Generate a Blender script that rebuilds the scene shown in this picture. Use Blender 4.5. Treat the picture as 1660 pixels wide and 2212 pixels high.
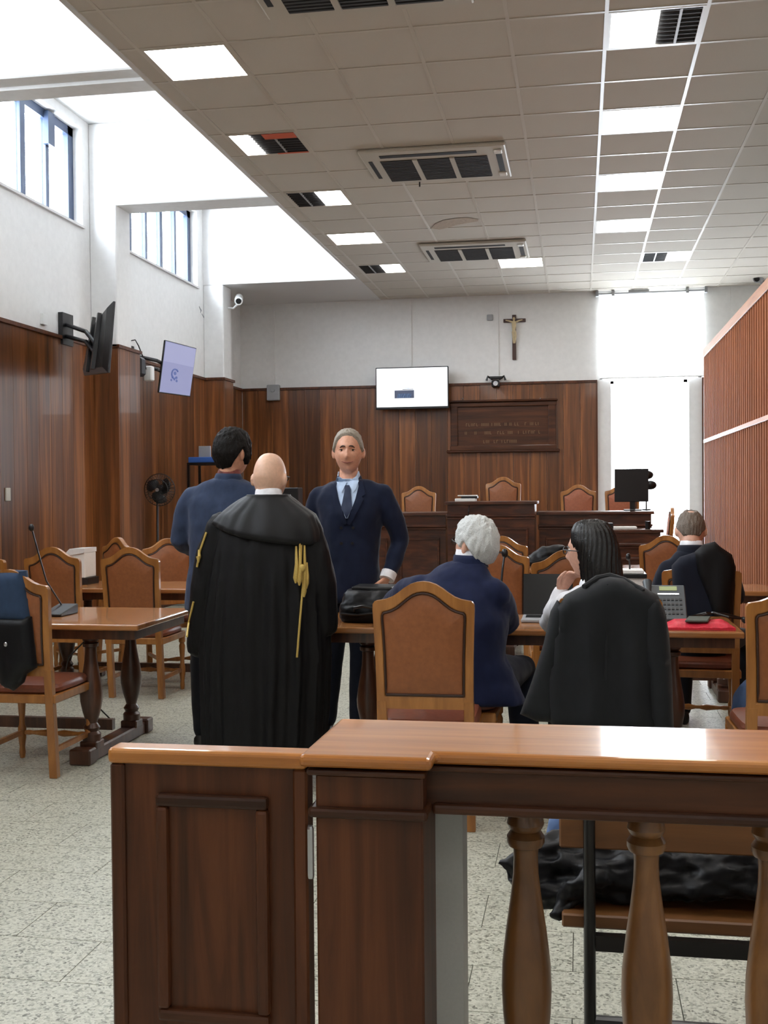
import bpy, bmesh, math, random
import numpy as np
from mathutils import Vector, Matrix, noise, geometry
from mathutils.bvhtree import BVHTree

random.seed(7)
for o in list(bpy.data.objects):
    bpy.data.objects.remove(o)
SC = bpy.context.scene
COL = SC.collection
V = Vector
PI = math.pi

# ------------------------------------------------------------------ camera
F_PX, YAW, PITCH, ROLL, CAM_H = 2427.0, 0.1724, -0.0196, -0.0088, 1.449
W_PX, H_PX = 1660, 2212
_f = V((-math.sin(YAW) * math.cos(PITCH), math.cos(YAW) * math.cos(PITCH), math.sin(PITCH)))
_r0 = V((math.cos(YAW), math.sin(YAW), 0))
_u0 = _r0.cross(_f)
CR = math.cos(ROLL) * _r0 + math.sin(ROLL) * _u0
CU = -math.sin(ROLL) * _r0 + math.cos(ROLL) * _u0
CAM = V((0, 0, CAM_H))
cd = bpy.data.cameras.new('camera')
cam = bpy.data.objects.new('camera', cd)
COL.objects.link(cam)
cd.sensor_fit = 'HORIZONTAL'
cd.sensor_width = 36.0
cd.lens = 36.0 * F_PX / W_PX
cd.clip_start = 0.05
cd.clip_end = 200
m3 = Matrix((CR, CU, -_f)).transposed()
cam.matrix_world = Matrix.Translation(CAM) @ m3.to_4x4()
SC.camera = cam

def ray(x, y):
    return _f + (x - W_PX / 2) / F_PX * CR - (y - H_PX / 2) / F_PX * CU
def at(x, y, Y):
    d = ray(x, y)
    return CAM + d * (Y / d.y)
def atZ(x, y, z):
    d = ray(x, y)
    return CAM + d * ((z - CAM_H) / d.z)
def atX(x, y, X):
    d = ray(x, y)
    return CAM + d * (X / d.x)
def px(P):
    q = V(P) - CAM
    z = q.dot(_f)
    return (W_PX / 2 + F_PX * q.dot(CR) / z, H_PX / 2 - F_PX * q.dot(CU) / z, z)

# ------------------------------------------------------------------ world, exposure
wd = bpy.data.worlds.new('sky')
SC.world = wd
wd.use_nodes = True
bg = wd.node_tree.nodes['Background']
bg.inputs[0].default_value = (0.90, 0.95, 1.0, 1)
bg.inputs[1].default_value = 26.0
SC.view_settings.view_transform = 'Standard'
SC.view_settings.look = 'None'
SC.view_settings.gamma = 1.0
SC.view_settings.use_curve_mapping = False
SC.view_settings.exposure = 0.12

# room numbers
XL, XR, YB, YF = -5.17, 3.4, 16.84, -3.0
ZC, ZH, ZWN = 4.332, 5.40, 3.035
XE = -2.98                      # left edge of the low ceiling
GX0, GY0 = -2.821, 6.40         # ceiling grid origin
BAYS = [(0.55, 0.94), (4.14, 4.53), (7.77, 8.16), (11.40, 11.79)]   # cross beams
YLOW = 15.10                    # beyond this the low ceiling reaches the left wall
SILL, WTOP = 4.26, 5.30
WINS = [(1.05, 4.05), (4.64, 7.66), (8.27, 11.24), (12.0, 14.88)]
BWX0, BWX1 = 0.29, 1.79         # back window recess
BWG0, BWG1 = 0.46, 1.575        # visible glass of the back window

def portal(name, loc, rot, sx, sy):
    l = bpy.data.lights.new(name, 'AREA')
    l.shape = 'RECTANGLE'
    l.size, l.size_y = sx, sy
    l.cycles.is_portal = True
    o = bpy.data.objects.new(name, l)
    o.location = loc
    o.rotation_euler = rot
    COL.objects.link(o)
for (a, b) in WINS:
    portal('window_portal', (XL - 0.30, (a + b) / 2, (SILL + WTOP) / 2), (0, -PI / 2, 0), WTOP - SILL, b - a)
portal('window_portal', ((BWX0 + BWX1) / 2, YB + 0.42, 2.3), (-PI / 2, 0, 0), BWX1 - BWX0, 4.0)

# ------------------------------------------------------------------ materials
def srgb(r, g, b):
    def c(v):
        v /= 255.0
        return v / 12.92 if v <= 0.04045 else ((v + 0.055) / 1.055) ** 2.4
    return (c(r), c(g), c(b), 1)
MATS = {}
def new_mat(name):
    m = bpy.data.materials.new(name)
    m.use_nodes = True
    nt = m.node_tree
    b = nt.nodes['Principled BSDF']
    MATS[name] = m
    return m, nt, b
def node(nt, t, **kw):
    n = nt.nodes.new(t)
    for k, v in kw.items():
        setattr(n, k, v)
    return n
def ramp(nt, stops):
    n = nt.nodes.new('ShaderNodeValToRGB')
    e = n.color_ramp.elements
    while len(e) < len(stops):
        e.new(0.5)
    for i, (p, c) in enumerate(stops):
        e[i].position = p
        e[i].color = c
    return n
def coords(nt, scale, rnd=0.0):
    tc = node(nt, 'ShaderNodeTexCoord')
    mp = node(nt, 'ShaderNodeMapping')
    mp.inputs['Scale'].default_value = scale
    if rnd:
        oi = node(nt, 'ShaderNodeObjectInfo')
        mu = node(nt, 'ShaderNodeMath', operation='MULTIPLY')
        mu.inputs[1].default_value = rnd
        nt.links.new(oi.outputs['Random'], mu.inputs[0])
        cb = node(nt, 'ShaderNodeCombineXYZ')
        for i in range(3):
            nt.links.new(mu.outputs[0], cb.inputs[i])
        nt.links.new(cb.outputs[0], mp.inputs['Location'])
    nt.links.new(tc.outputs['Object'], mp.inputs['Vector'])
    return mp
def plain(name, col, rough=0.5, metal=0.0, spec=0.5, var=0.0, scale=30, bump=0.0, coat=0.0):
    """one colour with a fine procedural mottle"""
    m, nt, b = new_mat(name)
    b.inputs['Roughness'].default_value = rough
    b.inputs['Metallic'].default_value = metal
    b.inputs['Specular IOR Level'].default_value = spec
    b.inputs['Coat Weight'].default_value = coat
    mp = coords(nt, (scale,) * 3)
    nz = node(nt, 'ShaderNodeTexNoise')
    nz.inputs['Detail'].default_value = 4
    nt.links.new(mp.outputs[0], nz.inputs['Vector'])
    v = max(var, 0.03)
    lo = tuple(c * (1 - v) for c in col[:3]) + (1,)
    hi = tuple(min(1, c * (1 + v)) for c in col[:3]) + (1,)
    rp = ramp(nt, [(0.3, lo), (0.7, hi)])
    nt.links.new(nz.outputs['Fac'], rp.inputs[0])
    nt.links.new(rp.outputs[0], b.inputs['Base Color'])
    if bump:
        bp = node(nt, 'ShaderNodeBump')
        bp.inputs['Strength'].default_value = bump
        bp.inputs['Distance'].default_value = 0.01
        nt.links.new(nz.outputs['Fac'], bp.inputs['Height'])
        nt.links.new(bp.outputs[0], b.inputs['Normal'])
    return m
def wood(name, lo, mid, hi, scale, rough=0.35, rnd=7.0, coat=0.0, vary=0.5, spec=0.5):
    m, nt, b = new_mat(name)
    mp = coords(nt, scale, rnd)
    n1 = node(nt, 'ShaderNodeTexNoise')
    n1.inputs['Scale'].default_value = 1.0
    n1.inputs['Detail'].default_value = 6
    n1.inputs['Roughness'].default_value = 0.6
    n1.inputs['Distortion'].default_value = 0.6
    nt.links.new(mp.outputs[0], n1.inputs['Vector'])
    rp = ramp(nt, [(0.25, lo), (0.5, mid), (0.75, hi)])
    nt.links.new(n1.outputs['Fac'], rp.inputs[0])
    oi = node(nt, 'ShaderNodeObjectInfo')
    mr = node(nt, 'ShaderNodeMapRange')
    mr.inputs['To Min'].default_value = 1 - vary / 2
    mr.inputs['To Max'].default_value = 1 + vary / 2
    nt.links.new(oi.outputs['Random'], mr.inputs[0])
    hs = node(nt, 'ShaderNodeHueSaturation')
    nt.links.new(rp.outputs[0], hs.inputs['Color'])
    nt.links.new(mr.outputs[0], hs.inputs['Value'])
    nt.links.new(hs.outputs[0], b.inputs['Base Color'])
    b.inputs['Roughness'].default_value = rough
    b.inputs['Coat Weight'].default_value = coat
    b.inputs['Coat Roughness'].default_value = 0.05
    b.inputs['Specular IOR Level'].default_value = spec
    bp = node(nt, 'ShaderNodeBump')
    bp.inputs['Strength'].default_value = 0.08
    bp.inputs['Distance'].default_value = 0.004
    nt.links.new(n1.outputs['Fac'], bp.inputs['Height'])
    nt.links.new(bp.outputs[0], b.inputs['Normal'])
    return m
def emit(name, col, s):
    m, nt, b = new_mat(name)
    b.inputs['Base Color'].default_value = (0.04, 0.04, 0.04, 1)
    b.inputs['Emission Color'].default_value = col
    b.inputs['Emission Strength'].default_value = s
    return m
def cloth(name, col, rough=0.85, sheen=0.08, var=0.12):
    m, nt, b = new_mat(name)
    b.inputs['Roughness'].default_value = rough
    b.inputs['Sheen Weight'].default_value = sheen
    b.inputs['Specular IOR Level'].default_value = 0.25
    mp = coords(nt, (6, 6, 3))
    n1 = node(nt, 'ShaderNodeTexNoise')
    n1.inputs['Detail'].default_value = 5
    nt.links.new(mp.outputs[0], n1.inputs['Vector'])
    rp = ramp(nt, [(0.3, tuple(c * (1 - var) for c in col[:3]) + (1,)), (0.7, tuple(min(1, c * (1 + var)) for c in col[:3]) + (1,))])
    nt.links.new(n1.outputs['Fac'], rp.inputs[0])
    nt.links.new(rp.outputs[0], b.inputs['Base Color'])
    n2 = node(nt, 'ShaderNodeTexNoise')
    n2.inputs['Scale'].default_value = 900
    nt.links.new(mp.outputs[0], n2.inputs['Vector'])
    bp = node(nt, 'ShaderNodeBump')
    bp.inputs['Strength'].default_value = 0.15
    bp.inputs['Distance'].default_value = 0.001
    nt.links.new(n2.outputs['Fac'], bp.inputs['Height'])
    nt.links.new(bp.outputs[0], b.inputs['Normal'])
    return m

plain('wall_white', srgb(226, 225, 223), 0.8, var=0.03, scale=3, bump=0.02)
plain('ceiling_tile', srgb(196, 189, 178), 0.9, var=0.035, scale=60, bump=0.06)
plain('grid_metal', srgb(196, 189, 177), 0.34, spec=0.6)
plain('fascia_grey', srgb(214, 212, 210), 0.8)
wood('panel_wood', srgb(56, 31, 16), srgb(108, 64, 33), srgb(154, 97, 51), (13, 13, 0.5), 0.30, vary=0.75, coat=0.2)
wood('bench_wood', srgb(38, 19, 12), srgb(72, 38, 24), srgb(104, 58, 34), (3, 14, 14), 0.30, vary=0.2, coat=0.3)
wood('rail_top', srgb(146, 86, 34), srgb(176, 112, 50), srgb(198, 136, 70), (1.5, 22, 22), 0.34, vary=0.05, coat=0.75, spec=0.3)
wood('rail_dark', srgb(46, 23, 11), srgb(80, 43, 22), srgb(108, 62, 33), (18, 18, 1.2), 0.42, vary=0.12, coat=0.1, spec=0.3)
wood('rail_dark_x', srgb(40, 20, 10), srgb(70, 38, 19), srgb(96, 56, 30), (1.2, 18, 18), 0.40, vary=0.12, coat=0.12, spec=0.3)
wood('baluster_wood', srgb(64, 40, 20), srgb(112, 74, 39), srgb(150, 104, 58), (12, 12, 2.2), 0.35, vary=0.2, coat=0.2)
wood('table_top', srgb(128, 80, 42), srgb(160, 106, 60), srgb(184, 130, 80), (1.5, 20, 20), 0.22, vary=0.1, coat=0.4)
wood('table_dark', srgb(40, 22, 14), srgb(72, 42, 27), srgb(104, 64, 42), (14, 14, 1.5), 0.35, vary=0.1, coat=0.2)
wood('chair_wood', srgb(126, 78, 32), srgb(160, 104, 48), srgb(186, 128, 66), (14, 14, 2), 0.32, vary=0.12, coat=0.25)
wood('slat_wood', srgb(124, 70, 42), srgb(148, 88, 56), srgb(166, 104, 68), (20, 20, 1.2), 0.8, vary=0.22, spec=0.08)
wood('slat_rail', srgb(172, 118, 88), srgb(190, 136, 106), srgb(204, 152, 122), (20, 1.5, 20), 0.45, vary=0.05)
wood('backing_wood', srgb(46, 24, 16), srgb(58, 31, 20), srgb(70, 38, 25), (20, 20, 1.2), 0.9, vary=0.1, spec=0.05)
wood('plain_board', srgb(88, 56, 29), srgb(108, 70, 37), srgb(126, 84, 46), (2, 14, 14), 0.4, vary=0.1)
plain('leather', srgb(142, 84, 46), 0.42, var=0.12, scale=9, bump=0.05)
plain('leather_red', srgb(160, 92, 62), 0.45, var=0.1, scale=9, bump=0.05)
plain('leather_seat', srgb(122, 66, 44), 0.36, var=0.12, scale=9, bump=0.05)
plain('nail_trim', srgb(52, 28, 16), 0.4)
plain('black_plastic', srgb(18, 18, 20), 0.38)
plain('black_metal', srgb(14, 14, 16), 0.3, spec=0.6)
plain('dark_grille', srgb(58, 58, 60), 0.6)
plain('grille_slot', srgb(26, 24, 24), 0.7)
plain('ac_plastic', srgb(190, 184, 172), 0.5)
plain('ac_bright', srgb(232, 230, 224), 0.4)
plain('orange_reflection', srgb(206, 96, 66), 0.5)  # orange of a light reflection, put into the colour
plain('white_plastic', srgb(228, 228, 226), 0.4)
plain('grey_plastic', srgb(158, 160, 162), 0.45)
plain('phone_grey', srgb(70, 76, 80), 0.45)
plain('window_frame', srgb(58, 72, 98), 0.4, metal=0.2)
plain('jamb_blue', srgb(206, 214, 228), 0.7)
plain('grout', srgb(120, 120, 112), 0.9)
plain('grey_post', srgb(176, 176, 172), 0.5)
plain('paper', srgb(236, 236, 232), 0.7)
plain('gold', srgb(196, 168, 92), 0.42, metal=0.35, var=0.25, scale=80)
plain('silver', srgb(190, 192, 196), 0.25, metal=0.8)
plain('red_fabric', srgb(206, 34, 58), 0.55, var=0.15, scale=20, bump=0.2)
plain('olive_case', srgb(72, 78, 70), 0.5)
plain('blue_box', srgb(52, 98, 176), 0.5)
plain('lcd_green', srgb(168, 182, 128), 0.4)
plain('cross_wood', srgb(62, 30, 20), 0.4)
plain('corpus', srgb(196, 176, 138), 0.5)
plain('skin_light', srgb(214, 164, 140), 0.5, var=0.08, scale=14)
plain('skin_tan', srgb(216, 160, 132), 0.5, var=0.08, scale=14)
plain('skin_pale', srgb(220, 178, 152), 0.42, var=0.06, scale=14)
plain('lip', srgb(156, 92, 80), 0.5)
plain('eye_white', srgb(222, 214, 206), 0.3)
plain('iris', srgb(34, 24, 20), 0.2)
plain('hair_white', srgb(206, 208, 206), 0.6, var=0.15, scale=40, bump=0.5)
plain('hair_grey', srgb(150, 140, 126), 0.6, var=0.25, scale=40, bump=0.5)
plain('hair_brown_grey', srgb(112, 100, 88), 0.6, var=0.25, scale=40, bump=0.5)
plain('hair_dark', srgb(17, 14, 12), 0.6, spec=0.2, var=0.3, scale=40, bump=0.5)
plain('hair_black', srgb(9, 8, 8), 0.34, var=0.3, scale=40, bump=0.3)
plain('brow', srgb(66, 48, 40), 0.7)
plain('shoe_black', srgb(14, 13, 13), 0.3)
plain('screen_blank', srgb(16, 17, 18), 0.25)
cloth('suit_navy', srgb(18, 27, 50))
cloth('suit_blue', srgb(20, 29, 60))
cloth('suit_slate', srgb(44, 56, 80))
cloth('suit_dark', srgb(17, 22, 36))
cloth('robe_black', srgb(7, 7, 9), 0.6, 0.0)
cloth('robe_cape', srgb(19, 19, 21), 0.5, 0.05)
cloth('jacket_charcoal', srgb(21, 23, 26), 0.75, 0.1)
cloth('trouser_dark', srgb(15, 17, 24))
cloth('shirt_blue', srgb(186, 206, 232), 0.8)
cloth('shirt_white', srgb(232, 232, 236), 0.8)
cloth('tie_navy', srgb(38, 48, 72), 0.6)
cloth('scarf', srgb(120, 66, 60), 0.8, var=0.5)
cloth('coat_blue', srgb(44, 62, 88))
cloth('coat_black', srgb(9, 10, 14), 0.42, 0.05)
cloth('denim', srgb(84, 108, 150), 0.8)
emit('lamp_panel', (1.0, 0.97, 0.93, 1), 19.0)
emit('tv_white', (0.93, 0.97, 1.0, 1), 1.5)
emit('tv_lilac', (0.27, 0.28, 0.50, 1), 0.82)
emit('tv_lilac_light', (0.34, 0.35, 0.58, 1), 0.82)
emit('tv_emblem', (0.06, 0.09, 0.28, 1), 1.0)
emit('tv_photo_dark', (0.10, 0.13, 0.24, 1), 0.5)
emit('tv_photo_blue', (0.28, 0.45, 0.75, 1), 0.7)

def terrazzo():
    m, nt, b = new_mat('terrazzo')
    mp = coords(nt, (1, 1, 1), 23.0)
    base = srgb(186, 186, 172)
    vo = node(nt, 'ShaderNodeTexVoronoi')
    vo.inputs['Scale'].default_value = 125
    nt.links.new(mp.outputs[0], vo.inputs['Vector'])
    sep = node(nt, 'ShaderNodeSeparateColor')
    nt.links.new(vo.outputs['Color'], sep.inputs[0])
    r1 = ramp(nt, [(0.0, srgb(112, 112, 100)), (0.12, srgb(160, 160, 148)), (0.35, srgb(190, 190, 177)), (0.85, srgb(212, 212, 200))])
    nt.links.new(sep.outputs[0], r1.inputs[0])
    nz = node(nt, 'ShaderNodeTexNoise')
    nz.inputs['Scale'].default_value = 170
    nz.inputs['Detail'].default_value = 3
    nt.links.new(mp.outputs[0], nz.inputs['Vector'])
    r2 = ramp(nt, [(0.30, srgb(96, 96, 86)), (0.42, srgb(214, 214, 202)), (1.0, srgb(232, 232, 222))])
    nt.links.new(nz.outputs['Fac'], r2.inputs[0])
    mx = node(nt, 'ShaderNodeMix', data_type='RGBA', blend_type='MULTIPLY')
    mx.inputs[0].default_value = 0.5
    nt.links.new(r1.outputs[0], mx.inputs[6])
    nt.links.new(r2.outputs[0], mx.inputs[7])
    nt.links.new(mx.outputs[2], b.inputs['Base Color'])
    b.inputs['Roughness'].default_value = 0.38
    b.inputs['Specular IOR Level'].default_value = 0.4
terrazzo()
def glass_mat(name, rough=0.02):
    m, nt, b = new_mat(name)
    out = nt.nodes['Material Output']
    tr = node(nt, 'ShaderNodeBsdfTransparent')
    tr.inputs[0].default_value = (0.96, 0.98, 1, 1)
    gl = node(nt, 'ShaderNodeBsdfGlossy')
    gl.inputs['Roughness'].default_value = rough
    mx = node(nt, 'ShaderNodeMixShader')
    mx.inputs[0].default_value = 0.06
    nt.links.new(tr.outputs[0], mx.inputs[1])
    nt.links.new(gl.outputs[0], mx.inputs[2])
    nt.links.new(mx.outputs[0], out.inputs[0])
glass_mat('glass')
def blind_mat():
    m, nt, b = new_mat('blind_fabric')
    out = nt.nodes['Material Output']
    df = node(nt, 'ShaderNodeBsdfDiffuse')
    df.inputs[0].default_value = (0.9, 0.9, 0.88, 1)
    tl = node(nt, 'ShaderNodeBsdfTranslucent')
    tl.inputs[0].default_value = (0.92, 0.92, 0.90, 1)
    tr = node(nt, 'ShaderNodeBsdfTransparent')
    mx = node(nt, 'ShaderNodeMixShader')
    mx.inputs[0].default_value = 0.6
    m2 = node(nt, 'ShaderNodeMixShader')
    m2.inputs[0].default_value = 0.25
    nt.links.new(df.outputs[0], mx.inputs[1])
    nt.links.new(tl.outputs[0], mx.inputs[2])
    nt.links.new(mx.outputs[0], m2.inputs[1])
    nt.links.new(tr.outputs[0], m2.inputs[2])
    nt.links.new(m2.outputs[0], out.inputs[0])
blind_mat()

# ------------------------------------------------------------------ mesh helpers
class MB:
    def __init__(s):
        s.v, s.f = [], []
    def add(s, vs, fs):
        n = len(s.v)
        s.v += [V(p) for p in vs]
        s.f += [tuple(i + n for i in f) for f in fs]
        return s
    def box(s, lo, hi):
        x0, y0, z0 = lo
        x1, y1, z1 = hi
        return s.add([(x0, y0, z0), (x1, y0, z0), (x1, y1, z0), (x0, y1, z0), (x0, y0, z1), (x1, y0, z1), (x1, y1, z1), (x0, y1, z1)],
                     [(0, 3, 2, 1), (4, 5, 6, 7), (0, 1, 5, 4), (1, 2, 6, 5), (2, 3, 7, 6), (3, 0, 4, 7)])
    def obox(s, c, ax, ay, az, hx, hy, hz):
        c, ax, ay, az = V(c), V(ax).normalized(), V(ay).normalized(), V(az).normalized()
        vs = []
        for k in (-1, 1):
            for (i, j) in ((-1, -1), (1, -1), (1, 1), (-1, 1)):
                vs.append(c + ax * hx * i + ay * hy * j + az * hz * k)
        return s.add(vs, [(0, 3, 2, 1), (4, 5, 6, 7), (0, 1, 5, 4), (1, 2, 6, 5), (2, 3, 7, 6), (3, 0, 4, 7)])
    def lathe(s, prof, c=(0, 0, 0), seg=20, axis='z'):
        c = V(c)
        vs, fs = [], []
        n = len(prof)
        for (r, z) in prof:
            for k in range(seg):
                a = 2 * PI * k / seg
                p = (r * math.cos(a), r * math.sin(a), z)
                if axis == 'x': p = (p[2], p[0], p[1])
                if axis == 'y': p = (p[0], p[2], p[1])
                vs.append(c + V(p))
        for i in range(n - 1):
            for k in range(seg):
                k2 = (k + 1) % seg
                f = (i * seg + k, i * seg + k2, (i + 1) * seg + k2, (i + 1) * seg + k)
                fs.append(f if axis != 'y' else f[::-1])
        b, t = tuple(range(seg))[::-1], tuple((n - 1) * seg + k for k in range(seg))
        if axis == 'y': b, t = b[::-1], t[::-1]
        fs += [b, t]
        return s.add(vs, fs)
    def tube(s, pts, r, seg=8):
        pts = [V(p) for p in pts]
        rs = r if isinstance(r, (list, tuple)) else [r] * len(pts)
        vs, fs = [], []
        up = None
        for i, p in enumerate(pts):
            t = (pts[min(i + 1, len(pts) - 1)] - pts[max(i - 1, 0)]).normalized()
            if up is None:
                up = V((0, 0, 1)) if abs(t.z) < 0.9 else V((0, 1, 0))
            a = t.cross(up).normalized()
            up = a.cross(t).normalized()
            for k in range(seg):
                th = 2 * PI * k / seg
                vs.append(p + (a * math.cos(th) + up * math.sin(th)) * rs[i])
        n = len(pts)
        for i in range(n - 1):
            for k in range(seg):
                k2 = (k + 1) % seg
                fs.append((i * seg + k, i * seg + k2, (i + 1) * seg + k2, (i + 1) * seg + k))
        fs += [tuple(range(seg))[::-1], tuple((n - 1) * seg + k for k in range(seg))]
        return s.add(vs, fs)
    def prism(s, poly, fn, t0, t1):
        """poly of 2d points, fn(u,v,t) -> 3d"""
        n = len(poly)
        vs = [fn(u, v, t0) for (u, v) in poly] + [fn(u, v, t1) for (u, v) in poly]
        fs = [tuple(range(n))[::-1], tuple(range(n, 2 * n))]
        for i in range(n):
            j = (i + 1) % n
            fs.append((i, j, n + j, n + i))
        return s.add(vs, fs)
    def rings(s, rs, closed_u=True, caps=True):
        """list of rings (lists of points, same count)"""
        n, m = len(rs), len(rs[0])
        vs = [p for r in rs for p in r]
        fs = []
        for i in range(n - 1):
            for k in range(m if closed_u else m - 1):
                k2 = (k + 1) % m
                fs.append((i * m + k, i * m + k2, (i + 1) * m + k2, (i + 1) * m + k))
        if caps:
            fs += [tuple(range(m))[::-1], tuple((n - 1) * m + k for k in range(m))]
        return s.add(vs, fs)
    def ball(s, c, r, seg=14):
        c = V(c)
        r = V((r, r, r)) if not hasattr(r, '__len__') else V(r)
        rs = []
        for i in range(1, seg // 2 * 2 - 2):
            t = PI * i / (seg // 2 * 2 - 2)
            rs.append([c + V((r.x * math.sin(t) * math.cos(2 * PI * k / seg), r.y * math.sin(t) * math.sin(2 * PI * k / seg), -r.z * math.cos(t))) for k in range(seg)])
        return s.rings(rs)
    def mesh(s, name, off=None):
        me = bpy.data.meshes.new(name)
        vs = [p - off for p in s.v] if off is not None else s.v
        me.from_pydata([tuple(p) for p in vs], [], s.f)
        me.update()
        return me

def link(o, parent=None):
    COL.objects.link(o)
    if parent is not None:
        o.parent = parent
    return o
def tag(o, label=None, cat=None, group=None, kind=None):
    for k, v in (('label', label), ('category', cat), ('group', group), ('kind', kind)):
        if v: o[k] = v
    return o
def shade(me, ang=0.6):
    me.polygons.foreach_set('use_smooth', [True] * len(me.polygons))
    try:
        me.set_sharp_from_angle(angle=ang)
    except Exception:
        pass
def obj(name, mb, mat, parent=None, bevel=0.0, smooth=False, label=None, seg=1, ang=0.6):
    """ONE mesh object; world coords minus the parent's location"""
    off = V((0, 0, 0))
    q = parent
    while q is not None:
        off += q.location
        q = q.parent
    me = mb.mesh(name, off) if isinstance(mb, MB) else mb
    if not isinstance(mb, MB):
        me.transform(Matrix.Translation(-off))
    me.materials.append(MATS[mat])
    if smooth: shade(me, ang)
    o = bpy.data.objects.new(name, me)
    link(o, parent)
    if bevel:
        b = o.modifiers.new('bevel', 'BEVEL')
        b.width = bevel
        b.segments = seg
        b.limit_method = 'ANGLE'
    if label: o['label'] = label
    return o
def solo(name, mb, mat, label, cat, group=None, origin=None, **kw):
    o = obj(name, mb, mat, **kw)
    if origin is None and isinstance(mb, MB):
        lo = V((min(p.x for p in mb.v), min(p.y for p in mb.v), min(p.z for p in mb.v)))
        hi = V((max(p.x for p in mb.v), max(p.y for p in mb.v), max(p.z for p in mb.v)))
        origin = V(((lo.x + hi.x) / 2, (lo.y + hi.y) / 2, lo.z))
    if origin is not None:
        o.data.transform(Matrix.Translation(-V(origin)))
        o.location = origin
    return tag(o, label, cat, group)
def thing(name, loc, label, cat, group=None, rz=0.0):
    o = bpy.data.objects.new(name, None)
    o.empty_display_size = 0.1
    o.location = loc
    o.rotation_euler = (0, 0, rz)
    link(o)
    return tag(o, label, cat, group)
def copy_tree(o, parent=None):
    c = o.copy()
    link(c, parent)
    for ch in list(o.children):
        copy_tree(ch, c)
    return c
def struct(name, mb, mat, **kw):
    return tag(obj(name, mb, mat, **kw), kind='structure')
def shared(name, me, loc, parent, rot=None, scale=None):
    o = bpy.data.objects.new(name, me)
    o.location = loc
    if rot: o.rotation_euler = rot
    if scale: o.scale = scale
    link(o, parent)
    return o
def with_mat(me, mat):
    me.materials.append(MATS[mat])
    return me

# ================================================================== ROOM
# ---- floor: terrazzo tiles 60 x 30 cm in running bond
floor = struct('floor', MB().box((XL - 0.4, YF - 0.2, -0.2), (XR + 0.2, YB + 0.5, -0.008)), 'grout')
TX, TY = 0.6, 0.3
tile_me = with_mat(MB().box((-TX / 2 + 0.0015, -TY / 2 + 0.0015, -0.012), (TX / 2 - 0.0015, TY / 2 - 0.0015, 0)).mesh('floor_tile'), 'terrazzo')
cand, rest = [], MB()
for k in range(-20, 46):
    y0 = 3.086 + k * TY
    off = -0.327 + (0 if k % 2 == 0 else 0.3)
    for m in range(-9, 8):
        cx, cy = off + m * TX + TX / 2, y0 + TY / 2
        if cx - TX / 2 < XL - 0.05 or cx + TX / 2 > XR + 0.05 or cy + TY / 2 > YB: continue
        vis = 0
        if cy > 1.5:
            q = px((cx, cy, 0))
            if -60 < q[0] < 1720 and q[1] < 2280: vis = 1
        cand.append((0 if vis else 1, cy, cx))
cand.sort()
for i, (nv, cy, cx) in enumerate(cand):
    if i < 300 and not nv:
        shared('floor_tile', tile_me, (cx, cy, 0), floor)
    else:
        rest.box((cx - TX / 2 + 0.0015, cy - TY / 2 + 0.0015, -0.012), (cx + TX / 2 - 0.0015, cy + TY / 2 - 0.0015, 0))
tag(obj('floor_tiles_far', rest, 'terrazzo', floor), kind='stuff')

# ---- left wall with clerestory windows
T = 0.35
mb = MB()
mb.box((XL - T, YF, 0), (XL, YB, SILL))
edges = [YF] + [e for w in WINS for e in w] + [YB]
for i in range(0, len(edges), 2):
    mb.box((XL - T, edges[i], SILL), (XL, edges[i + 1], WTOP))
mb.box((XL - T, YF, WTOP), (XL, YB, ZH + 0.1))
wall_left = struct('wall_left', mb, 'wall_white')
XP = -4.87
for i, (a, b) in enumerate(BAYS):
    obj('pillar', MB().box((XL, a, ZWN - 0.03), (XP, b, ZH)), 'wall_white', wall_left, bevel=0.01)
    obj('cross_beam', MB().box((XP - 0.02, a + 0.001, 4.517), (XE + 0.02, b, ZH)), 'wall_white', wall_left, bevel=0.01)
    if i == 2:
        obj('beam_moulding', MB().box((XP, a + 0.17, 4.49), (XE + 0.02, b, 4.517)), 'wall_white', wall_left)
obj('pillar', MB().box((XL, YLOW, ZWN - 0.03), (XP - 0.01, YLOW + 0.36, ZC)), 'wall_white', wall_left, bevel=0.01)
obj('cross_beam', MB().box((XL, YLOW, ZC), (XE + 0.03, YLOW + 0.3, ZH)), 'wall_white', wall_left)
# peeling plaster patch below the far window
pm = MB()
for (a, b, c, d) in ((430, 662, 433, 676), (436, 678, 441, 694)):
    p, q = atX(a, b, XL), atX(c, d, XL)
    pm.tube([p, (p + q) / 2 + V((0, 0.05, 0)), q], [0.006, 0.014, 0.004], 6)
obj('plaster_flaw', pm, 'grey_plastic', wall_left)

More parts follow.
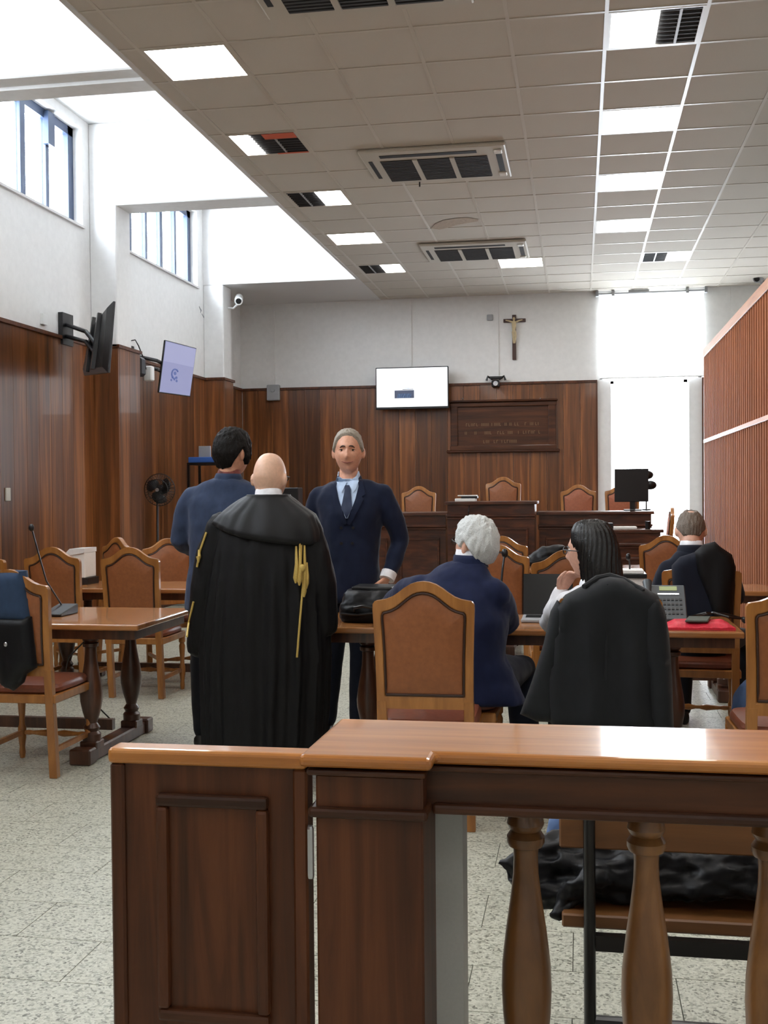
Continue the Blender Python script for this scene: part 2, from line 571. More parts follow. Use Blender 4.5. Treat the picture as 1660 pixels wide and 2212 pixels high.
# ---- planks of the wainscot
def planks(parent, n, place, w, top=3.0, mat='panel_wood'):
    me = with_mat(MB().box((-w / 2 + 0.002, -0.012, 0.10), (w / 2 - 0.002, 0.012, top)).mesh('plank'), mat)
    for i in range(n):
        loc, rz = place(i)
        shared('plank', me, loc, parent, (0, 0, rz))
def wall_planks_left(y0, y1, x):
    n = max(1, round((y1 - y0) / 0.25))
    w = (y1 - y0) / n
    planks(wall_left, n, lambda i: ((x + 0.012, y0 + (i + 0.5) * w, 0), PI / 2), w)
wall_planks_left(5.9, 11.40, XL)
wall_planks_left(12.03, YLOW, XL)
def pilaster(y0, y1):
    obj('pilaster_core', MB().box((XL, y0 + 0.026, 0.1), (XP - 0.026, y1 - 0.026, 3.0)), 'panel_wood', wall_left)
    w = XP - XL
    planks(wall_left, 1, lambda i: ((XL + w / 2, y0 + 0.012, 0), 0), w - 0.001)
    planks(wall_left, 1, lambda i: ((XL + w / 2, y1 - 0.012, 0), 0), w - 0.001)
    n = max(1, round((y1 - y0) / 0.3))
    v = (y1 - y0 - 0.05) / n
    planks(wall_left, n, lambda i: ((XP - 0.012, y0 + 0.025 + (i + 0.5) * v, 0), PI / 2), v)
pilaster(11.42, 12.03)
pilaster(15.05, 15.50)
wall_planks_left(15.5, YB - 0.03, XL)
cap = MB()
cap.box((XL, 5.9, 3.0), (XL + 0.045, 11.42, ZWN))
cap.box((XL, 11.40, 3.0), (XP + 0.02, 12.05, ZWN))
cap.box((XL, 12.05, 3.0), (XL + 0.045, 15.03, ZWN))
cap.box((XL, 15.03, 3.0), (XP + 0.02, 15.52, ZWN))
cap.box((XL, 15.52, 3.0), (XL + 0.045, YB, ZWN))
struct('trim_1', cap, 'rail_dark')
struct('baseboard_left', MB().box((XL, YF, 0), (XL + 0.03, YB, 0.10)), 'rail_dark')
# wainscot nearer than the view: one run of boards
near = MB()
for i in range(35):
    near.box((XL, -2.9 + i * 0.25, 0.1), (XL + 0.024, -2.9 + i * 0.25 + 0.246, 3.0))
tag(obj('planks_near', near, 'panel_wood', wall_left), kind='stuff')

# ---- clerestory windows
def clerestory(idx, y0, y1):
    fx0, fx1 = XL - 0.16, XL - 0.10
    f = MB()
    f.box((fx0, y0, SILL), (fx1, y1, SILL + 0.05))
    f.box((fx0, y0, WTOP - 0.09), (fx1, y1, WTOP))
    f.box((fx0, y0, SILL), (fx1, y0 + 0.07, WTOP))
    f.box((fx0, y1 - 0.12, SILL), (fx1, y1, WTOP))
    w = struct('window_%d' % idx, f, 'window_frame')
    ys = []
    y = y1 - 0.59
    i = 0
    while y > y0 + 0.25:
        ys.append((y, 0.05 if i % 2 else 0.035))
        y -= 0.51
        i += 1
    prev = y1 - 0.12
    for (yc, hw) in ys + [(y0 + 0.035, 0.035)]:
        if yc > y0 + 0.1:
            obj('mullion', MB().box((fx0, yc - hw, SILL + 0.05), (fx1, yc + hw, WTOP - 0.09)), 'window_frame', w)
        obj('pane', MB().box((fx0 + 0.02, yc + hw, SILL + 0.05), (fx0 + 0.026, prev, WTOP - 0.09)), 'glass', w)
        prev = yc - hw
    obj('window_sill', MB().box((fx1 - 0.02, y0, SILL - 0.02), (XL + 0.03, y1, SILL + 0.005)), 'fascia_grey', w)
    if idx == 3:
        b = MB()
        b.box((fx1 - 0.01, ys[0][0] - 0.07, WTOP - 0.35), (fx1 + 0.05, ys[0][0] + 0.07, WTOP - 0.02))
        obj('opener', b, 'window_frame', w)
for i, (a, b) in enumerate(WINS):
    clerestory(i + 1, a, b)

# ---- back wall
mb = MB()
ZO = 4.27
mb.box((XL - T, YB, 0), (0.30, YB + 0.4, ZH))
mb.box((0.30, YB, 0), (BWG0, YB + 0.4, 3.04))
mb.box((BWG1, YB, 0), (1.78, YB + 0.4, 3.04))
mb.box((1.78, YB, 0), (XR + 0.2, YB + 0.4, ZH))
mb.box((0.30, YB, ZO), (1.78, YB + 0.4, ZH))
mb.box((BWG0, YB, 0), (BWG1, YB + 0.4, 0.35))
wall_back = struct('wall_back', mb, 'wall_white')
n = 22
w = (0.262 - (XL + 0.03)) / n
planks(wall_back, n, lambda i: ((XL + 0.03 + (i + 0.5) * w, YB - 0.012, 0), 0), w)
planks(wall_back, 6, lambda i: ((1.77 + (i + 0.5) * 0.265, YB - 0.012, 0), 0), 0.265)
cap = MB()
cap.box((XL, YB - 0.05, 3.0), (0.268, YB, ZWN))
cap.box((0.25, YB - 0.05, 0.0), (0.27, YB, 3.0))
cap.box((1.755, YB - 0.05, 0), (1.775, YB, 3.0))
cap.box((1.755, YB - 0.05, 3.0), (XR, YB, ZWN))
struct('trim_2', cap, 'rail_dark')
for (x, z0, z1) in ((-4.635, 3.03, ZC), (-2.50, 3.32, ZC), (-1.19, 3.05, ZC), (2.18, 3.03, ZC)):
    obj('cable_duct', MB().box((x - 0.016, YB - 0.018, z0), (x + 0.016, YB, z1)), 'wall_white', wall_back)
# window 5
f = MB()
for (x0, x1, z0, z1) in ((0.30, 1.78, 3.04, ZO), (BWG0, BWG1, 0.35, 3.04)):
    f.box((x0, YB + 0.28, z0), (x0 + 0.05, YB + 0.34, z1))
    f.box((x1 - 0.05, YB + 0.28, z0), (x1, YB + 0.34, z1))
    f.box((x0, YB + 0.28, z0), (x1, YB + 0.34, z0 + 0.04))
    f.box((x0, YB + 0.28, z1 - 0.04), (x1, YB + 0.34, z1))
w5 = struct('window_5', f, 'white_plastic')
obj('pane', MB().box((0.34, YB + 0.30, 3.07), (1.74, YB + 0.306, ZO - 0.03)), 'glass', w5)
obj('pane', MB().box((BWG0 + 0.04, YB + 0.30, 0.38), (BWG1 - 0.04, YB + 0.306, 3.01)), 'glass', w5)
# roller blind on its rod
rb = thing('roller_blind', (1.04, YB - 0.05, 3.06), 'white translucent roller blind glowing in front of the tall back window', 'blind')
obj('rod', MB().lathe([(0.012, 0.27), (0.012, 1.83)], (0, YB - 0.06, 4.285), 10, 'x'), 'grey_plastic', rb)
obj('motor', MB().lathe([(0.024, 0.72), (0.03, 0.73), (0.03, 1.0), (0.024, 1.01)], (0, YB - 0.06, 4.30), 12, 'x'), 'grey_plastic', rb, smooth=True)
for x in (0.27, 0.50, 1.55, 1.81):
    obj('bracket', MB().box((x - 0.02, YB - 0.09, 4.25), (x + 0.02, YB, 4.33)), 'grey_plastic', rb)
nx, nz = 40, 6
vs, fs = [], []
for i in range(nx + 1):
    for j in range(nz + 1):
        x = 0.30 + 1.48 * i / nx
        vs.append((x, YB - 0.06 + 0.006 * math.sin(i * 0.9), 3.06 + 1.21 * j / nz))
for i in range(nx):
    for j in range(nz):
        a = i * (nz + 1) + j
        fs.append((a, a + nz + 1, a + nz + 2, a + 1))
bo = obj('fabric', MB().add(vs, fs), 'blind_fabric', rb, smooth=True)
bo.modifiers.new('s', 'SOLIDIFY').thickness = 0.001
obj('hem_bar', MB().box((0.30, YB - 0.068, 3.045), (1.78, YB - 0.052, 3.062)), 'white_plastic', rb)

# ---- right wall and the wall behind the camera
wall_right = struct('wall_right', MB().box((XR, YF, 0), (XR + 0.2, YB, ZH)), 'wall_white')
wall_front = struct('wall_front', MB().box((XL - T, YF - 0.2, 0), (XR + 0.2, YF, ZH)), 'wall_white')

# ---- ceilings
struct('ceiling_high', MB().box((XL - T, YF - 0.2, ZH), (XE + 0.04, YLOW + 0.4, ZH + 0.1)), 'wall_white')
ceiling = struct('ceiling', MB().box((XE, YF - 0.2, ZC + 0.022), (XR + 0.2, YB + 0.3, ZC + 0.12)), 'grout')
obj('fascia', MB().box((XE - 0.005, YF, ZC - 0.004), (XE + 0.03, YLOW + 0.02, ZH)), 'fascia_grey', ceiling)
obj('soffit', MB().box((XL, YLOW + 0.003, ZC - 0.002), (XE + 0.03, YB, ZC + 0.1)), 'fascia_grey', ceiling)
LIGHTS = {(0, 1): 'full', (0, 4): 'left', (0, 7): 'right', (0, 10): 'full', (0, 13): 'right',
          (5, 1): 'lefthalf', (5, 4): 'full', (5, 7): 'full', (5, 10): 'full', (6, 13): 'right', (3, 13): 'full'}
for _r in (-2, -5, -8, -11, -14):
    LIGHTS[(0, _r)] = LIGHTS[(5, _r)] = 'full'
ct_me = with_mat(MB().box((-0.2995, -0.2995, 0.004), (0.2995, 0.2995, 0.018)).mesh('ceiling_tile'), 'ceiling_tile')
rest = MB()
for j in range(-15, 18):
    y0 = GY0 + 0.6 * j
    y1 = min(y0 + 0.6, YB)
    for c in range(-1, 11):
        x0 = max(GX0 + 0.6 * c, XE)
        x1 = min(GX0 + 0.6 * (c + 1), XR)
        if (c, j) in LIGHTS or y0 < YF: continue
        if x1 - x0 > 0.59 and y1 - y0 > 0.59 and j >= -1:
            shared('ceiling_tile', ct_me, (x0 + 0.3, y0 + 0.3, ZC), ceiling)
        elif x1 - x0 > 0.03:
            rest.box((x0 + 0.0005, y0 + 0.0005, ZC + 0.004), (x1 - 0.0005, y1 - 0.0005, ZC + 0.018))
tag(obj('ceiling_tiles_edge', rest, 'ceiling_tile', ceiling), kind='stuff')
for c in range(0, 11):
    x = GX0 + 0.6 * c
    obj('grid_bar', MB().box((x - 0.012, YF, ZC - 0.001), (x + 0.012, YB, ZC + 0.01)), 'grid_metal', ceiling)
for j in range(-15, 18):
    y = GY0 + 0.6 * j
    obj('grid_bar', MB().box((XE + 0.03, y - 0.012, ZC), (XR, y + 0.012, ZC + 0.009)), 'grid_metal', ceiling)
# water stain on a tile
st = MB()
sx = [(932, 494), (940, 484), (958, 476), (985, 472), (1012, 470), (1034, 474), (1034, 478), (1010, 482), (988, 486), (968, 492), (950, 496)]
ring = [atZ(a, b, ZC - 0.0012) for a, b in sx]
st.rings([ring, [p + V((0, 0, 0.001)) for p in ring]])
plain('stain', srgb(176, 160, 143), 0.9, var=0.12, scale=8)
obj('water_stain', st, 'stain', ceiling)

POSNAME = {(0, 1): ('fully lit square ceiling panel above the left aisle, nearest the camera'),
           (0, 4): ('ceiling fixture with a narrow lit strip beside a dark grille with painted orange reflections'),
           (0, 7): ('half lit ceiling fixture, dark grille on its left, middle of the left row'),
           (0, 10): ('fully lit ceiling panel far down the left row'),
           (0, 13): ('small half lit ceiling fixture at the far end of the left row'),
           (5, 1): ('half lit ceiling fixture with dark grille on its right at the top right'),
           (5, 4): ('second lit panel from the camera in the right ceiling row'),
           (5, 7): ('third lit panel from the camera in the right ceiling row'),
           (5, 10): ('fourth lit panel from the camera in the right ceiling row'),
           (6, 13): ('half lit ceiling fixture just in front of the bright back window'),
           (3, 13): ('lit ceiling panel beside the far air conditioner')}
for (c, j), kind in LIGHTS.items():
    x0, y0 = GX0 + 0.6 * c, GY0 + 0.6 * j
    t = thing('ceiling_light', (x0 + 0.3, y0 + 0.3, ZC - 0.01), POSNAME.get((c, j), 'lit square ceiling panel behind the camera, outside the picture'), 'ceiling light', 'square ceiling light fixtures')
    fr = MB()
    for (a, b, e, g) in ((0.012, 0.012, 0.588, 0.03), (0.012, 0.57, 0.588, 0.588), (0.012, 0.03, 0.03, 0.57), (0.57, 0.03, 0.588, 0.57)):
        fr.box((x0 + a, y0 + b, ZC - 0.002), (x0 + e, y0 + g, ZC + 0.02))
    obj('frame', fr, 'grid_metal', t)
    lit = {'full': (0.03, 0.57), 'left': (0.03, 0.19), 'right': (0.31, 0.57), 'lefthalf': (0.03, 0.32)}[kind]
    obj('diffuser', MB().box((x0 + lit[0], y0 + 0.03, ZC + 0.002), (x0 + lit[1], y0 + 0.57, ZC + 0.018)), 'lamp_panel', t)
    if kind != 'full':
        d0, d1 = (lit[1], 0.57) if kind != 'right' else (0.03, 0.31)
        g = obj('louvre', MB().box((x0 + d0, y0 + 0.03, ZC + 0.010), (x0 + d1, y0 + 0.57, ZC + 0.019)), 'dark_grille', t)
        nfin = 9
        for i in range(nfin):
            y = y0 + 0.05 + 0.50 * i / (nfin - 1)
            obj('fin', MB().box((x0 + d0, y - 0.004, ZC - 0.002), (x0 + d1, y + 0.004, ZC + 0.010)), 'dark_grille', g)
        obj('divider', MB().box((x0 + (d0 + d1) / 2 - 0.008, y0 + 0.03, ZC - 0.004), (x0 + (d0 + d1) / 2 + 0.008, y0 + 0.57, ZC + 0.010)), 'grey_plastic', g)
        if kind == 'left':
            obj('reflection_strip', MB().box((x0 + 0.30, y0 + 0.03, ZC - 0.006), (x0 + 0.57, y0 + 0.16, ZC - 0.004)), 'orange_reflection', g)  # orange reflections on the grille, painted as thin coloured strips
            obj('reflection_strip', MB().box((x0 + 0.30, y0 + 0.54, ZC - 0.006), (x0 + 0.57, y0 + 0.57, ZC - 0.004)), 'orange_reflection', g)

def cassette(y0, label):
    x0, x1, y1 = -1.84, -0.59, y0 + 0.98
    zt = ZC - 0.0015
    t = thing('air_conditioner', ((x0 + x1) / 2, (y0 + y1) / 2, zt - 0.04), label, 'air conditioner', 'ceiling air conditioner cassettes')
    obj('panel', MB().box((x0, y0, zt - 0.035), (x1, y1, zt)), 'ac_plastic', t, bevel=0.015, seg=2)
    obj('grille_bed', MB().box((x0 + 0.15, y0 + 0.26, zt - 0.037), (x1 - 0.17, y1 - 0.09, zt - 0.034)), 'grille_slot', t)
    gw = (x1 - x0 - 0.32 - 0.08) / 3
    for i in range(3):
        a = x0 + 0.15 + i * (gw + 0.04)
        g = MB()
        for k in range(15):
            y = y0 + 0.275 + 0.6 * k / 14
            g.box((a + 0.005, y - 0.009, zt - 0.044), (a + gw - 0.005, y + 0.009, zt - 0.037))
        obj('intake_grille', g, 'dark_grille', t)
        if i < 2:
            obj('grille_bar', MB().box((a + gw, y0 + 0.25, zt - 0.048), (a + gw + 0.04, y1 - 0.08, zt - 0.036)), 'ac_plastic', t)
    for (a, b, c, d, n) in ((x0 + 0.17, y0 + 0.10, x1 - 0.25, y0 + 0.17, 'slot'), (x0 + 0.05, y0 + 0.25, x0 + 0.085, y1 - 0.2, 'slot'), (x1 - 0.095, y0 + 0.22, x1 - 0.045, y1 - 0.22, 'slot')):
        obj('air_slot', MB().box((a, b, zt - 0.039), (c, d, zt - 0.033)), 'grille_slot', t)
    for yy in (y0 + 0.10, y1 - 0.20):
        obj('flap', MB().box((x1 - 0.11, yy, zt - 0.05), (x1 - 0.035, yy + 0.10, zt - 0.034)), 'ac_bright', t, bevel=0.008)
    return t
cassette(5.67, 'air conditioner cassette cut off by the top edge of the picture')
cassette(9.39, 'large ceiling air conditioner cassette in the middle of the ceiling')
cassette(13.09, 'smaller looking air conditioner cassette at the far end of the ceiling')
solo('ceiling_hook', MB().tube([atZ(907, 386, ZC), atZ(907, 386, ZC) + V((0, 0, -0.05)), atZ(907, 386, ZC) + V((0.0, 0, -0.075))], 0.007), 'black_metal', 'small black hook hanging below the large air conditioner', 'hook')

# ================================================================== BALUSTRADE AND GATE
Y0 = 1.84
bal = thing('balustrade', (0.3, 2.0, 0), 'brown wooden balustrade with turned balusters and a wide polished handrail', 'balustrade')
# handrail: top slab with a wider head over the post
prof = [(-0.470, 2.168), (-0.470, Y0 - 0.008), (-0.243, Y0 - 0.008), (-0.243, Y0 + 0.045), (2.9, Y0 + 0.045), (2.9, 2.168)]
obj('handrail', MB().prism(prof, lambda u, v, t: V((u, v, t - (v - Y0) * 0.017)), 0.982, 1.004), 'rail_top', bal, bevel=0.009, seg=3)
inset = [(-0.460, 2.158), (-0.460, Y0 + 0.004), (-0.255, Y0 + 0.004), (-0.255, Y0 + 0.057), (2.9, Y0 + 0.057), (2.9, 2.158)]
obj('moulding', MB().prism(inset, lambda u, v, t: V((u, v, t)), 0.966, 0.977), 'rail_dark_x', bal, bevel=0.005, seg=2)
obj('post', MB().box((-0.447, Y0 + 0.02, 0), (-0.262, 2.13, 0.966)), 'rail_dark', bal, bevel=0.004)
obj('post_moulding', MB().box((-0.458, Y0 + 0.006, 0.893), (-0.252, 2.14, 0.911)), 'rail_dark_x', bal, bevel=0.006, seg=2)
obj('post_base', MB().box((-0.46, Y0 + 0.005, 0), (-0.25, 2.145, 0.14)), 'rail_dark', bal, bevel=0.006)
obj('apron', MB().box((-0.262, Y0 + 0.07, 0.906), (2.9, 2.12, 0.966)), 'rail_dark_x', bal)
obj('apron_moulding', MB().box((-0.252, Y0 + 0.055, 0.893), (2.9, 2.135, 0.911)), 'rail_dark_x', bal, bevel=0.006, seg=2)
obj('bottom_rail', MB().box((-0.205, 1.92, 0.07), (2.9, 2.10, 0.16)), 'rail_dark_x', bal, bevel=0.006)
pf = [(0.030, 0.16), (0.034, 0.19), (0.026, 0.20), (0.033, 0.22), (0.026, 0.25), (0.020, 0.29), (0.024, 0.36), (0.033, 0.43), (0.0425, 0.515), (0.0445, 0.56), (0.043, 0.605), (0.036, 0.665), (0.028, 0.72), (0.0225, 0.765), (0.0215, 0.795), (0.0225, 0.812), (0.030, 0.815), (0.0335, 0.822), (0.0335, 0.832), (0.029, 0.839), (0.026, 0.843), (0.030, 0.848), (0.033, 0.855), (0.031, 0.865), (0.028, 0.872), (0.028, 0.894)]
bme = with_mat(MB().lathe(pf, seg=28).mesh('baluster'), 'baluster_wood')
shade(bme, 0.5)
bx0 = at(1138, 2100, 2.0).x
for i in range(14):
    o = shared('baluster', bme, (bx0 + i * 0.2095 - 0.3, 2.0 - 2.0, 0), bal)
    o.rotation_euler = (0, 0, i * 1.3)
solo('grey_upright', MB().box((-0.262, 2.02, 0), (-0.212, 2.10, 0.892)), 'grey_post', 'plain grey upright standing right behind the balustrade post', 'post')

GX1, GXL, GY = -0.463, -0.822, 1.865
gate = thing('gate', (GX1, GY, 0.05), 'dark brown panelled wooden gate beside the balustrade post', 'gate')
fr = MB()
fr.box((GXL, GY, 0.06), (GXL + 0.028, GY + 0.045, 0.972))
fr.box((GX1 - 0.028, GY, 0.06), (GX1, GY + 0.045, 0.972))
obj('edge_stile', MB().box((GXL, GY, 0.06), (GXL + 0.026, GY + 0.045, 0.97)), 'rail_dark', gate, bevel=0.004)
obj('edge_stile', MB().box((GX1 - 0.026, GY, 0.06), (GX1, GY + 0.045, 0.97)), 'rail_dark', gate, bevel=0.004)
obj('cap_rail', MB().box((GXL - 0.003, GY - 0.004, 0.97), (GX1, GY + 0.049, 0.998)), 'rail_top', gate, bevel=0.008, seg=3)
obj('board', MB().box((GXL + 0.026, GY + 0.008, 0.06), (GX1 - 0.026, GY + 0.037, 0.97)), 'rail_dark', gate)
def gate_panel(z0, z1):
    x0, x1 = -0.735, -0.532
    p = obj('panel', MB().box((x0 + 0.022, GY + 0.003, z0 + 0.022), (x1 - 0.022, GY + 0.010, z1 - 0.022)), 'rail_dark', gate, label='recessed dark panel field')
    for (a, b, c, d) in ((x0, z1 - 0.022, x1, z1), (x0, z0, x1, z0 + 0.022), (x0, z0 + 0.022, x0 + 0.022, z1 - 0.022), (x1 - 0.022, z0 + 0.022, x1, z1 - 0.022)):
        o = obj('panel_moulding', MB().box((a, GY - 0.010, b), (c, GY + 0.010, d)), 'rail_dark_x' if c - a > d - b else 'rail_dark', p, bevel=0.006, seg=2)
gate_panel(0.520, 0.921)
gate_panel(0.12, 0.47)
for z in (0.83, 0.2):
    obj('hinge', MB().lathe([(0.005, z - 0.045), (0.006, z - 0.04), (0.006, z + 0.04), (0.005, z + 0.045)], (GX1 + 0.006, GY - 0.003, 0), 8), 'silver', gate)

# ================================================================== SLATTED PARTITION
XS, YS0, YS1, ZS = 1.42, 5.0, 13.38, 3.03
cage = thing('slatted_partition', (XS + 0.03, (YS0 + YS1) / 2, 0), 'tall reddish wooden slat partition with a pale top rail along the right side', 'partition')
obj('backing', MB().box((XS + 0.045, YS0, 0.08), (XS + 0.06, YS1, ZS - 0.05)), 'backing_wood', cage)
npitch = 0.125
ns = int((YS1 - YS0 - 0.05) / npitch)
for (z0, z1) in ((0.10, 1.96), (1.99, ZS - 0.09)):
    sm = with_mat(MB().box((-0.02, -0.041, z0), (0.028, 0.041, z1)).mesh('slat'), 'slat_wood')
    for i in range(ns):
        shared('slat', sm, (XS + 0.02 - cage.location.x, YS1 - 0.06 - i * npitch - cage.location.y, 0), cage)
obj('middle_rail', MB().box((XS - 0.012, YS0, 1.955), (XS + 0.06, YS1, 1.995)), 'slat_rail', cage, bevel=0.004)
obj('top_rail', MB().box((XS - 0.012, YS0, ZS - 0.09), (XS + 0.075, YS1, ZS)), 'slat_rail', cage, bevel=0.004)
obj('bottom_rail', MB().box((XS - 0.012, YS0, 0.0), (XS + 0.06, YS1, 0.10)), 'slat_wood', cage)
obj('end_post', MB().box((XS - 0.004, YS1 - 0.015, 0), (XS + 0.075, YS1 + 0.012, ZS - 0.09)), 'slat_rail', cage)

# ================================================================== CHAIRS
def make_chair(red=False, seat='leather_seat'):
    L = 'leather_red' if red else 'leather'
    root = thing('armless_chair', (0, 0, 0), '', 'chair')
    half_o = [(0.204, 0.527), (0.204, 0.60), (0.206, 0.74), (0.2105, 0.88), (0.2135, 0.945), (0.2125, 0.972), (0.2035, 0.985), (0.184, 0.988), (0.158, 0.993), (0.132, 1.003), (0.106, 1.020), (0.080, 1.040), (0.054, 1.056), (0.027, 1.065), (0.0, 1.068)]
    half_i = [(0.168, 0.582), (0.168, 0.62), (0.170, 0.74), (0.1745, 0.86), (0.178, 0.912), (0.177, 0.930), (0.170, 0.939), (0.155, 0.942), (0.136, 0.948), (0.115, 0.959), (0.092, 0.977), (0.069, 0.996), (0.046, 1.012), (0.023, 1.021), (0.0, 1.024)]
    def full(h):
        return h + [(-x, z) for (x, z) in h[-2::-1]]
    O, I = full(half_o), full(half_i)
    yy = lambda z: -(z - 0.5) * 0.09
    def P(u, v, t): return V((u, yy(v) + t, v))
    n = len(O)
    mb = MB()
    mb.rings([[P(u, v, -0.02) for u, v in O], [P(u, v, 0.018) for u, v in O], [P(u, v, 0.018) for u, v in I], [P(u, v, -0.02) for u, v in I], [P(u, v, -0.02) for u, v in O]], caps=False)
    obj('back_frame', mb, 'chair_wood', root, bevel=0.007, seg=2)
    # leather pad, bulging both ways
    c = V((0, 0.80))
    rs = []
    for (k, b) in ((1.0, -0.012), (0.93, -0.020), (0.55, -0.024), (0.01, -0.025)):
        rs.append([P(u * k, 0.8 + (v - 0.8) * k, b) for u, v in I])
    rs = rs[::-1]
    for (k, b) in ((1.0, 0.012), (0.93, 0.024), (0.55, 0.032), (0.01, 0.034)):
        rs.append([P(u * k, 0.8 + (v - 0.8) * k, b) for u, v in I])
    obj('back_pad', MB().rings(rs), L, root, smooth=True)
    for s in (-0.020, 0.022):
        ins = [(u * 0.975, 0.8 + (v - 0.8) * 0.975) for u, v in I]
        obj('nail_trim', MB().tube([P(u, v, s) for u, v in ins + ins[:1]], 0.0055, 5), 'nail_trim', root)
    for s in (-1, 1):
        mb = MB()
        mb.rings([[V((s * 0.184 + a * 0.021, yy(z) * (1 if z > 0.45 else 1.0) + b * 0.021, z)) for a, b in ((-1, -1), (1, -1), (1, 1), (-1, 1))] for z in (0.0, 0.25, 0.45, 0.56)])
        obj('back_leg', mb, 'chair_wood', root, bevel=0.003)
        prof = [(0.013, 0.0), (0.018, 0.03), (0.015, 0.06), (0.020, 0.10), (0.022, 0.11), (0.022, 0.17), (0.017, 0.18), (0.015, 0.21), (0.021, 0.29), (0.023, 0.32), (0.016, 0.34), (0.024, 0.35), (0.024, 0.40)]
        obj('front_leg', MB().lathe(prof, (s * 0.195, 0.43, 0), 12), 'chair_wood', root, smooth=True)
        obj('side_stretcher', MB().box((s * 0.19 - 0.010, 0.03, 0.13), (s * 0.19 + 0.010, 0.43, 0.155)), 'chair_wood', root)
    prof = [(0.011, -0.19), (0.014, -0.15), (0.010, -0.13), (0.019, -0.05), (0.010, -0.01), (0.010, 0.01), (0.019, 0.05), (0.010, 0.13), (0.014, 0.15), (0.011, 0.19)]
    obj('front_stretcher', MB().lathe(prof, (0, 0.43, 0.14), 10, 'x'), 'chair_wood', root, smooth=True)
    obj('seat_frame', MB().box((-0.215, -0.005, 0.385), (0.215, 0.455, 0.43)), 'chair_wood', root, bevel=0.005)
    rs = []
    for (k, z) in ((0.94, 0.43), (1.0, 0.44), (1.0, 0.458), (0.95, 0.474), (0.6, 0.486), (0.05, 0.49)):
        ring = []
        for i in range(32):
            a = 2 * PI * i / 32
            ca, sa = math.cos(a), math.sin(a)
            ring.append(V((0.212 * k * math.copysign(abs(ca) ** 0.35, ca), 0.232 + 0.220 * k * math.copysign(abs(sa) ** 0.35, sa), z)))
        rs.append(ring)
    obj('seat', MB().rings(rs), seat, root, smooth=True)
    return root
CH = [make_chair(False), make_chair(True)]
_used = [False, False]
def chair(x, y, rz, label, red=False, z=0.0, group='wooden chairs with leather backs'):
    i = int(red)
    if not _used[i]:
        o = CH[i]
        _used[i] = True
    else:
        o = copy_tree(CH[i])
    o.location = (x, y, z)
    o.rotation_euler = (0, 0, rz)
    tag(o, label, 'chair', group)
    return o
D2 = math.radians
c0 = at(918, 1300, 4.68)
chair(c0.x, 4.68, D2(1), 'empty tan leather chair in the centre foreground, right behind the balustrade rail')
chair(0.865, 4.72, D2(2), 'tan leather chair cut off by the right picture edge')
chair(-2.637 - 0.185, 5.27, 0, 'tan leather chair at the left picture edge with a blue coat over its back')
pB = at(287, 1200, 7.42)
chair(pB.x, 7.42, 0, 'tan leather chair seen from behind at the second left table, right of its neighbour')
pA = at(120, 1200, 7.45)
chair(pA.x, 7.45, D2(-2), 'tan leather chair behind the thin gooseneck microphone')
pE = at(-38, 1200, 7.3)
chair(pE.x, 7.3, D2(-6), 'tan leather chair of which only a crest corner shows at the left edge')
pC = at(243, 1165, 8.95)
chair(pC.x, 8.95, D2(145), 'tan leather chair turned aslant beside the white box')
pD = at(366, 1170, 8.75)
chair(pD.x, 8.75, D2(215), 'tan leather chair half hidden by the slate suited man')
pF = at(1080, 1190, 7.75)
chair(pF.x, 7.75, D2(-8), 'tan leather chair right of the white haired head, nearer one')
pG = at(1088, 1160, 9.2)
chair(pG.x, 9.2, D2(-10), 'tan leather chair right of the white haired head, farther one')
pH = at(1222, 1200, 7.1)
chair(pH.x, 7.1, D2(4), 'tan leather chair in front of the face of the woman with glasses')
pI = at(1440, 1155, 9.3)
chair(pI.x, 9.3, D2(-6), 'tan leather chair left of the seated man bending his head')
# chairs people sit on
RMX, RMY = at(1515, 1250, 6.46).x, 6.46
chair(RMX, RMY, D2(-3), 'leather chair under the man bending his head, dark cloth on its back')
WX, WY = at(1318, 1300, 4.83).x, 4.83
chair(WX, WY, D2(0), 'leather chair under the woman with glasses, black jacket over its back')
st_ = thing('stool', (at(982, 1500, 5.33).x, 5.33, 0), 'low leather seat under the white haired man, mostly hidden', 'stool')
for ch in list(CH[0].children):
    if ch.name.split('.')[0] in ('seat', 'seat_frame', 'front_leg'):
        c_ = ch.copy()
        link(c_, st_)
        c_.location = (0, -0.23, 0)
        if ch.name.startswith('front_leg'):
            c_ = ch.copy()
            link(c_, st_)
            c_.location = (0, -0.60, 0)
# judges' chairs
JYC = 13.66
def jz(x, y, Y): return at(x, y, Y).z - 1.068
ZD, ZD2 = jz(904, 1050, JYC), jz(1087, 1030, JYC)
chair(at(1087, 1035, JYC).x, JYC, PI, 'tan leather high chair at the middle of the judges bench', z=ZD2, group='chairs at the judges bench')
chair(at(904, 1055, JYC).x, JYC, PI, 'tan leather chair at the left wing of the judges bench', z=ZD, group='chairs at the judges bench')
chair(at(1250, 1055, JYC).x, JYC, PI, 'reddish leather chair at the right wing of the judges bench', red=True, z=ZD, group='chairs at the judges bench')
chair(at(1345, 1078, 14.3).x, 14.3, PI, 'reddish leather chair behind the black monitor', red=True, z=ZD, group='chairs at the judges bench')
chair(at(1442, 1100, 12.45).x, 12.45, D2(90), 'reddish leather chair seen edge on at the end of the clerk desk', red=True, z=0.17, group='chairs at the judges bench')

